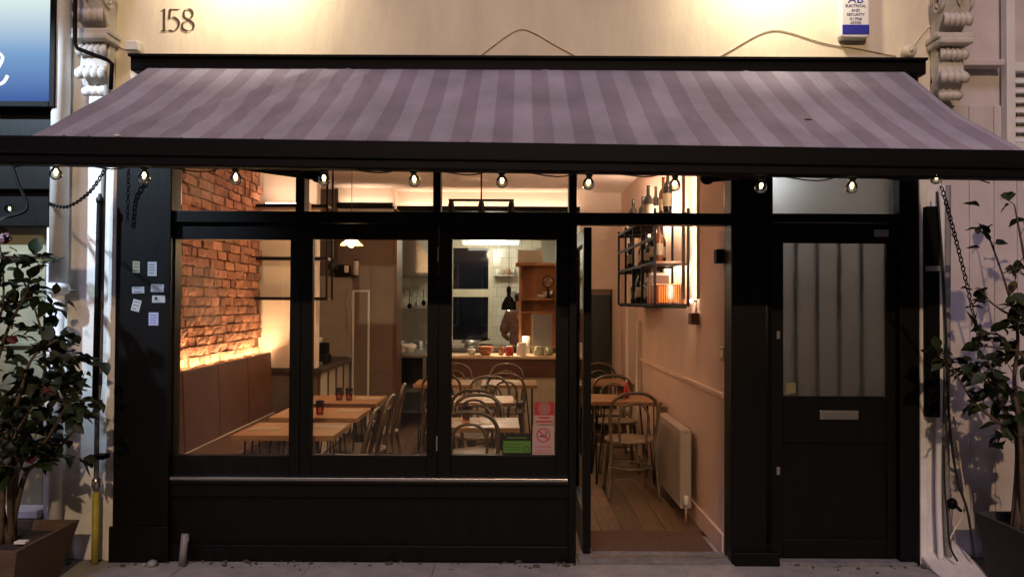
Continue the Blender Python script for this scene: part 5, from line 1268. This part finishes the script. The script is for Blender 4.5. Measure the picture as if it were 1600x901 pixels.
# left cooking line
ck = empty('cooking_counter', (-1.6, 6.0, 0), 'long steel cooking counter along the kitchen side wall', 'counter')
xk1 = -1.10
bx('top', 'steel', ck, -2.1, xk1, 5.25, 7.2, .86, .90, bevel=.004); bx('back_panel', 'steel', ck, -2.19, -2.17, 5.25, 7.2, .9, 1.5); bx('under_shelf', 'steel', ck, -2.1, xk1 - .03, 5.27, 7.2, .42, .45); bx('under_shelf', 'steel', ck, -2.1, xk1 - .03, 5.27, 7.2, .15, .18)
for y in (5.28, 6.2, 7.12): bx('leg', 'steel', ck, xk1 - .05, xk1 - .01, y, y + .04, .0, .859)
bx('splashback', 'steel', ck, -2.1, -.98, 7.26, 7.285, .905, Z(482, 7.2), bevel=.003)
ov = empty('range_oven', (-1.4, 6.4, .45), 'dark oven front below the cooking counter', 'oven'); bx('body', 'black_metal', ov, -2.0, xk1 - .06, 5.75, 6.15, .455, .855, bevel=.006); MB().tube([(xk1 - .04, 5.79, .78), (xk1 - .04, 6.11, .78)], .01, 8).build('handle', 'bright_metal', ov, smooth=True)
for i in range(4): MB().lathe([(.018, 0), (.018, .02)], (xk1 - .0595, 5.8 + i * .09, .83), 10, 'x').build('knob', 'bright_metal', ov, smooth=True)
bgm = MB(); rnd = random.Random(4); cx = X(634, 5.5, 545)
for i in range(9): bgm.ell((cx + rnd.uniform(-.09, .09), 5.5 + rnd.uniform(-.08, .08), .94 + rnd.uniform(0, .06)), (rnd.uniform(.04, .08), rnd.uniform(.04, .07), rnd.uniform(.03, .06)), 8, 6)
tag(bgm.build('cloth_bundle', 'paper', smooth=True), 'crumpled white cloth bundle on the cooking counter', 'cloth')
hd = empty('extractor_hood', (-1.5, 6.2, 2.1), 'steel extractor hood over the cooking counter', 'hood')
MB().prism([(-2.19, 1.98), (-1.05, 1.98), (-1.05, 2.06), (-1.35, 2.48), (-2.19, 2.48)], 5.9, 7.2, 'y').build('canopy', 'steel', hd, bevel=.004); bx('filter', 'bright_metal', hd, -2.1, -1.15, 5.95, 7.1, 1.972, 1.9795)
for i, (px, py, r, lab) in enumerate(((622, 512, .10, 'steel stock pot on the cooking counter, left one'), (655, 520, .08, 'smaller steel pot on the cooking counter'))):
    yy = 6.3 + .4 * i; xx = X(px, yy, py); t = empty('stock_pot', (xx, yy, .9), lab, 'pot')
    MB().lathe([(r, 0), (r, r * 1.3), (r * 1.05, r * 1.32), (r * .96, r * 1.3), (r * .95, .02), (0, .015)], (xx, yy, .901), 18, capt=False).build('body', 'steel', t, smooth=True)
    for sg_ in (-1, 1): MB().tube([(xx + sg_ * r, yy - .03, .9 + r), (xx + sg_ * (r + .035), yy - .03, .9 + r), (xx + sg_ * (r + .035), yy + .03, .9 + r), (xx + sg_ * r, yy + .03, .9 + r)], .006, 6).build('handle', 'steel', t, smooth=True)
ur = empty('utensil_rail', (-1.35, 7.2, 1.75), 'steel rail of hanging utensils on the kitchen tiles', 'rail')
MB().tube([(-1.75, 7.24, 1.78), (-.99, 7.24, 1.78)], .008, 8).build('rail', 'steel', ur, smooth=True)
for i in range(7):
    xx = -1.70 + i * .11; L = .16 + .07 * ((i * 3) % 4) / 3
    MB().tube([(xx, 7.235, 1.775), (xx + .004, 7.23, 1.775 - L)], .006, 6).build('utensil_handle', ('steel', 'black_metal')[i % 2], ur, smooth=True)
    MB().ell((xx + .004, 7.23, 1.775 - L - .03), (.035, .014, .045), 8, 6).build('utensil_head', ('steel', 'black_metal')[i % 2], ur, smooth=True)
ks = empty('kitchen_shelf', (-.1, 7.1, 1.3), 'steel wall shelf of jars right of the kitchen window', 'shelf')
kxa = kx1 + .09; bx('shelf_board', 'steel', ks, kxa, .02, 7.08, 7.288, 1.98, 2.0)
for i in range(4):
    xx = kxa + .05 + i * .085; MB().lathe([(.03, 0), (.032, .08), (.026, .09)], (xx, 7.18, 2.001), 10).build('jar', ('ceramic', 'jar_green', 'terracotta', 'steel')[i], ks, smooth=True)
# wooden dresser at the pass
ds = empty('wooden_dresser', (.4, 5.5, 0), 'orange wooden shelf unit behind the bar', 'shelf unit')
q0, q1 = X(811, 5.5, 450), .80; dz = Z(411, 5.5, 840)
bx('side_panel', 'wood_orange', ds, q0, q0 + .03, 5.42, 5.72, .0, dz - .0405); bx('side_panel', 'wood_orange', ds, q1 - .03, q1, 5.42, 5.72, .0, dz - .0405); bx('back_panel', 'wood_orange', ds, q0 + .0305, q1 - .0305, 5.70, 5.72, .0, dz - .0405)
bx('top_board', 'wood_orange', ds, q0 - .05, q1 + .02, 5.36, 5.74, dz - .04, dz, bevel=.004)
z2 = Z(466, 5.45, 840); bx('shelf_board', 'wood_orange', ds, q0 + .031, q1 - .031, 5.40, 5.699, z2 - .02, z2); z3 = Z(487, 5.45, 840); bx('shelf_board', 'wood_orange', ds, q0 + .031, q1 - .031, 5.44, 5.699, z3 - .02, z3)
z4 = 1.0; bx('shelf_board', 'wood_orange', ds, q0 + .031, q1 - .031, 5.40, 5.699, z4 - .03, z4)
cx0, cx1_ = X(809, 5.45, 400), X(848, 5.45, 400)
tag(bx('storage_crate', 'cream_gloss', None, cx0, cx1_, 5.42, 5.70, dz + .001, dz + .17, bevel=.01), 'cream storage crate on top of the wooden shelf unit', 'crate')
for i, (px, r, h, m, lab) in enumerate(((846, .07, .05, 'ceramic', 'white bowl on the wooden shelf unit'), (861, .05, .11, 'steel', 'steel jug on the wooden shelf unit'), (853, .045, .09, 'paper', 'paper cup stack beside the steel jug'))):
    x = X(px, 5.5 + .04 * i, 460); t = empty('bowl' if i == 0 else ('jug' if i == 1 else 'cup_stack'), (x, 5.5, z2), lab, 'crockery')
    MB().lathe([(r * .55, 0), (r * .9, h * .4), (r, h), (r * .93, h), (r * .6, h * .2), (0, h * .15)], (x, 5.5 + .04 * i, z2 + .001), 16, capt=False).build('body', m, t, smooth=True)
t = empty('desk_fan', (X(858, 5.5, 440), 5.5, z2), 'small dark fan among the crockery on the wooden unit', 'fan'); fx = X(856, 5.55, 440); fz = Z(440, 5.55, 856)
ringp = [(fx + .075 * math.cos(a), 5.5, fz + .075 * math.sin(a)) for a in [i * math.pi / 10 for i in range(20)]]
MB().tube(ringp, .006, 6, closed=True).build('guard', 'black_metal', t, smooth=True); MB().tube([(fx, 5.5, z2 + .002), (fx, 5.5, fz - .07)], .01, 8).build('stand', 'black_metal', t, smooth=True)
for i in range(3):
    a = i * 2.094; MB().add([(fx, 5.5, fz), (fx + .065 * math.cos(a), 5.495, fz + .065 * math.sin(a)), (fx + .06 * math.cos(a + .8), 5.51, fz + .06 * math.sin(a + .8))], [(0, 1, 2)]).build('blade', 'steel', t, solid=.002)
st_ = empty('steel_cabinet', (X(847, 5.2), 5.2, bz), 'brushed steel box standing on the bar', 'box'); e0, e1 = X(831, 5.05, 510), X(863, 5.05, 510)
bx('case', 'steel', st_, e0, e1, 5.0, 5.11, bz + .001, Z(491, 5.05, 847), bevel=.004); bx('door_panel', 'steel', st_, e0 + .01, e1 - .01, 4.994, 4.9995, bz + .02, Z(494, 5.05, 847), bevel=.002)
pr = empty('paper_roll', (X(822, 5.2), 5.2, bz), 'white paper roll beside the steel box', 'paper roll'); MB().lathe([(.02, 0), (.05, 0.0), (.05, .22), (.02, .22)], (X(822, 5.05, 500), 5.05, bz + .001), 18, capb=False, capt=False).build('roll', 'paper', pr, smooth=True); MB().lathe([(.0195, .0), (.0195, .225)], (X(822, 5.05, 500), 5.05, bz + .001), 10).build('core', 'linen', pr, smooth=True)
rx_ = empty('wall_boiler', (X(800, 7.2, 470), 7.2, 1.5), 'small grey wall heater on the kitchen tiles', 'heater'); c = P(806, 465, 7.15); bx('case', 'grey_pipe', rx_, c.x - .1, c.x + .1, 7.1, 7.29, c.z - .15, c.z + .1, bevel=.01); bx('panel', 'black_metal', rx_, c.x - .07, c.x + .07, 7.094, 7.0995, c.z - .1, c.z - .04)

# ---- person in the kitchen (seen from behind over the bar)
px_ = X(814, 5.9, 510); py_ = 5.9
prs = empty('person', (px_, py_, 0), 'person in a plum patterned top working behind the bar', 'person')
J = {'pel': (0, 0, .95), 'wst': (0, .01, 1.08), 'chs': (0, .0, 1.30), 'nck': (0, .02, 1.46), 'hd0': (0, .05, 1.53), 'hd1': (0, .06, 1.63),
     'shL': (-.17, .0, 1.41), 'elL': (-.24, .04, 1.14), 'wrL': (-.17, .26, 1.06), 'shR': (.17, .0, 1.41), 'elR': (.25, .04, 1.15), 'wrR': (.16, .27, 1.08),
     'hpL': (-.095, 0, .90), 'knL': (-.10, .02, .49), 'anL': (-.105, -.02, .08), 'toL': (-.11, .12, .03), 'hpR': (.095, 0, .90), 'knR': (.10, .03, .49), 'anR': (.105, -.01, .08), 'toR': (.11, .13, .03)}
E = [('pel', 'wst'), ('wst', 'chs'), ('chs', 'nck'), ('nck', 'hd0'), ('hd0', 'hd1'), ('chs', 'shL'), ('shL', 'elL'), ('elL', 'wrL'), ('chs', 'shR'), ('shR', 'elR'), ('elR', 'wrR'), ('pel', 'hpL'), ('hpL', 'knL'), ('knL', 'anL'), ('anL', 'toL'), ('pel', 'hpR'), ('hpR', 'knR'), ('knR', 'anR'), ('anR', 'toR')]
RAD = {'pel': (.15, .11), 'wst': (.135, .10), 'chs': (.16, .11), 'nck': (.055, .055), 'hd0': (.075, .085), 'hd1': (.078, .09), 'shL': (.065, .065), 'elL': (.045, .045), 'wrL': (.03, .03), 'hpL': (.085, .09), 'knL': (.06, .06), 'anL': (.042, .045), 'toL': (.035, .03)}
for k_ in list(RAD):
    if k_.endswith('L'): RAD[k_[:-1] + 'R'] = RAD[k_]
def skin_body(name, keys, m, parent, grow=0.0, root='pel', sub=2):
    ks = [k for k in J if k in keys]; ix = {k: i for i, k in enumerate(ks)}
    me = bpy.data.meshes.new(name); me.from_pydata([J[k] for k in ks], [(ix[a], ix[b]) for a, b in E if a in ix and b in ix], [])
    me.materials.append(MATS[m]); o = bpy.data.objects.new(name, me); COL.objects.link(o); o.parent = parent
    o.modifiers.new('skin', 'SKIN').use_smooth_shade = True; md = o.modifiers.new('sub', 'SUBSURF'); md.levels = sub; md.render_levels = sub
    for k in ks:
        sv = me.skin_vertices[0].data[ix[k]]; sv.radius = tuple(r + grow for r in RAD[k]); sv.use_root = (k == root)
    WLOC[o.name] = WLOC[parent.name]; return o
body = skin_body('body', list(J), 'skin', prs)
skin_body('top', ['wst', 'chs', 'nck', 'shL', 'elL', 'shR', 'elR', 'pel'], 'cloth_plum', prs, .032)
skin_body('trousers', ['pel', 'hpL', 'knL', 'anL', 'hpR', 'knR', 'anR'], 'trouser_dark', prs, .012)
W0 = WLOC[prs.name]
MB().ell(W0 + Vector((0, .045, 1.665)), (.098, .112, .085), 14, 10).build('hair', 'hair_black', prs, smooth=True)
for s_ in (-1, 1):
    MB().ell(W0 + Vector((s_ * .095, .06, 1.60)), (.014, .024, .032), 8, 6).build('ear', 'skin', prs, smooth=True)
    hb = W0 + Vector((s_ * .165, .29, 1.065)); MB().ell(hb + Vector((0, .02, 0)), (.038, .05, .018), 10, 7).build('palm', 'skin', prs, smooth=True)
    for f in range(4):
        a = hb + Vector((s_ * (-.027 + .018 * f), .06, .0)); MB().tube([a, a + Vector((0, .035, -.006)), a + Vector((0, .055 + (.006 if f in (1, 2) else 0), -.026))], [.009, .0085, .007], 7).build('finger', 'skin', prs, smooth=True)
    MB().tube([hb + Vector((-s_ * .03, .005, 0)), hb + Vector((-s_ * .055, .03, -.008)), hb + Vector((-s_ * .058, .055, -.02))], [.011, .010, .008], 7).build('thumb', 'skin', prs, smooth=True)
MB().ell(W0 + Vector((0, .155, 1.585)), (.014, .02, .022), 8, 6).build('nose', 'skin', prs, smooth=True)

# ================================================================== STREET LAMP (behind the camera, lights the pavement and the lower walls)
sx_ = 0.6
sl = empty('street_lamp', (sx_, -12.6, -.3), 'tall street lamp across the road', 'street lamp')
MB().tube([(sx_, -12.6, -.3), (sx_, -12.6, 7.2)], [.09, .05], 12).build('post', 'grey_pipe', sl, smooth=True)
MB().tube(arc([(sx_, -12.6, 7.1), (sx_, -12.4, 7.6), (sx_, -11.8, 7.8)], 6), .04, 10).build('arm', 'grey_pipe', sl, smooth=True)
MB().prism([(-11.9, 7.78), (-11.3, 7.74), (-11.3, 7.82), (-11.5, 7.9), (-11.8, 7.9)], sx_ - .14, sx_ + .14, 'x').build('lamp_head', 'grey_pipe', sl, bevel=.02)
bx('lens', 'ember', sl, sx_ - .1, sx_ + .1, -11.8, -11.4, 7.715, 7.735)
light('street_lamp_light', 'SPOT', (sx_, -11.6, 7.68), 3400, (1.0, .69, .42), sl, .14, 150, .3, aim=(0, 0, .8))

# ================================================================== HOUSES ACROSS THE STREET (seen only as reflections in the glass)
mat('house_brick', (.16, .10, .075), .9, var=.2, scale=6, bump=.3)
mat('slate', (.06, .06, .07), .8, var=.2)
emis('lit_room', (1.0, .68, .36), .8)
mat('dark_pane', (.01, .011, .014), .1)
for i, (hx, lit, lab) in enumerate(((-8.0, (1, 4), 'brick terraced house opposite, leftmost of three'), (-1.5, (0, 5), 'brick terraced house opposite, middle of three'), (5.0, (2, 3), 'brick terraced house opposite, rightmost of three'))):
    t = empty('terraced_house', (hx, -17.5, -.3), lab, 'house', 'houses across the street')
    bx('wall', 'house_brick', t, hx - 3.2, hx + 3.2, -20, -16.5, -.3, 7.4)
    MB().prism([(-20.2, 7.401), (-16.3, 7.401), (-18.2, 9.6)], hx - 3.25, hx + 3.25, 'x').build('roof', 'slate', t)
    bx('door', 'green_door', t, hx + 1.9, hx + 2.8, -16.499, -16.44, -.29, 1.9)
    k = 0
    for fz in (.9, 3.9):
        for fx in (-2.2, -.5, 1.2):
            w_ = bx('window', 'white_paint', t, hx + fx - .55, hx + fx + .55, -16.499, -16.46, fz, fz + 1.7)
            bx('pane', 'lit_room' if k in lit else 'dark_pane', w_, hx + fx - .48, hx + fx + .48, -16.459, -16.45, fz + .07, fz + 1.63); k += 1
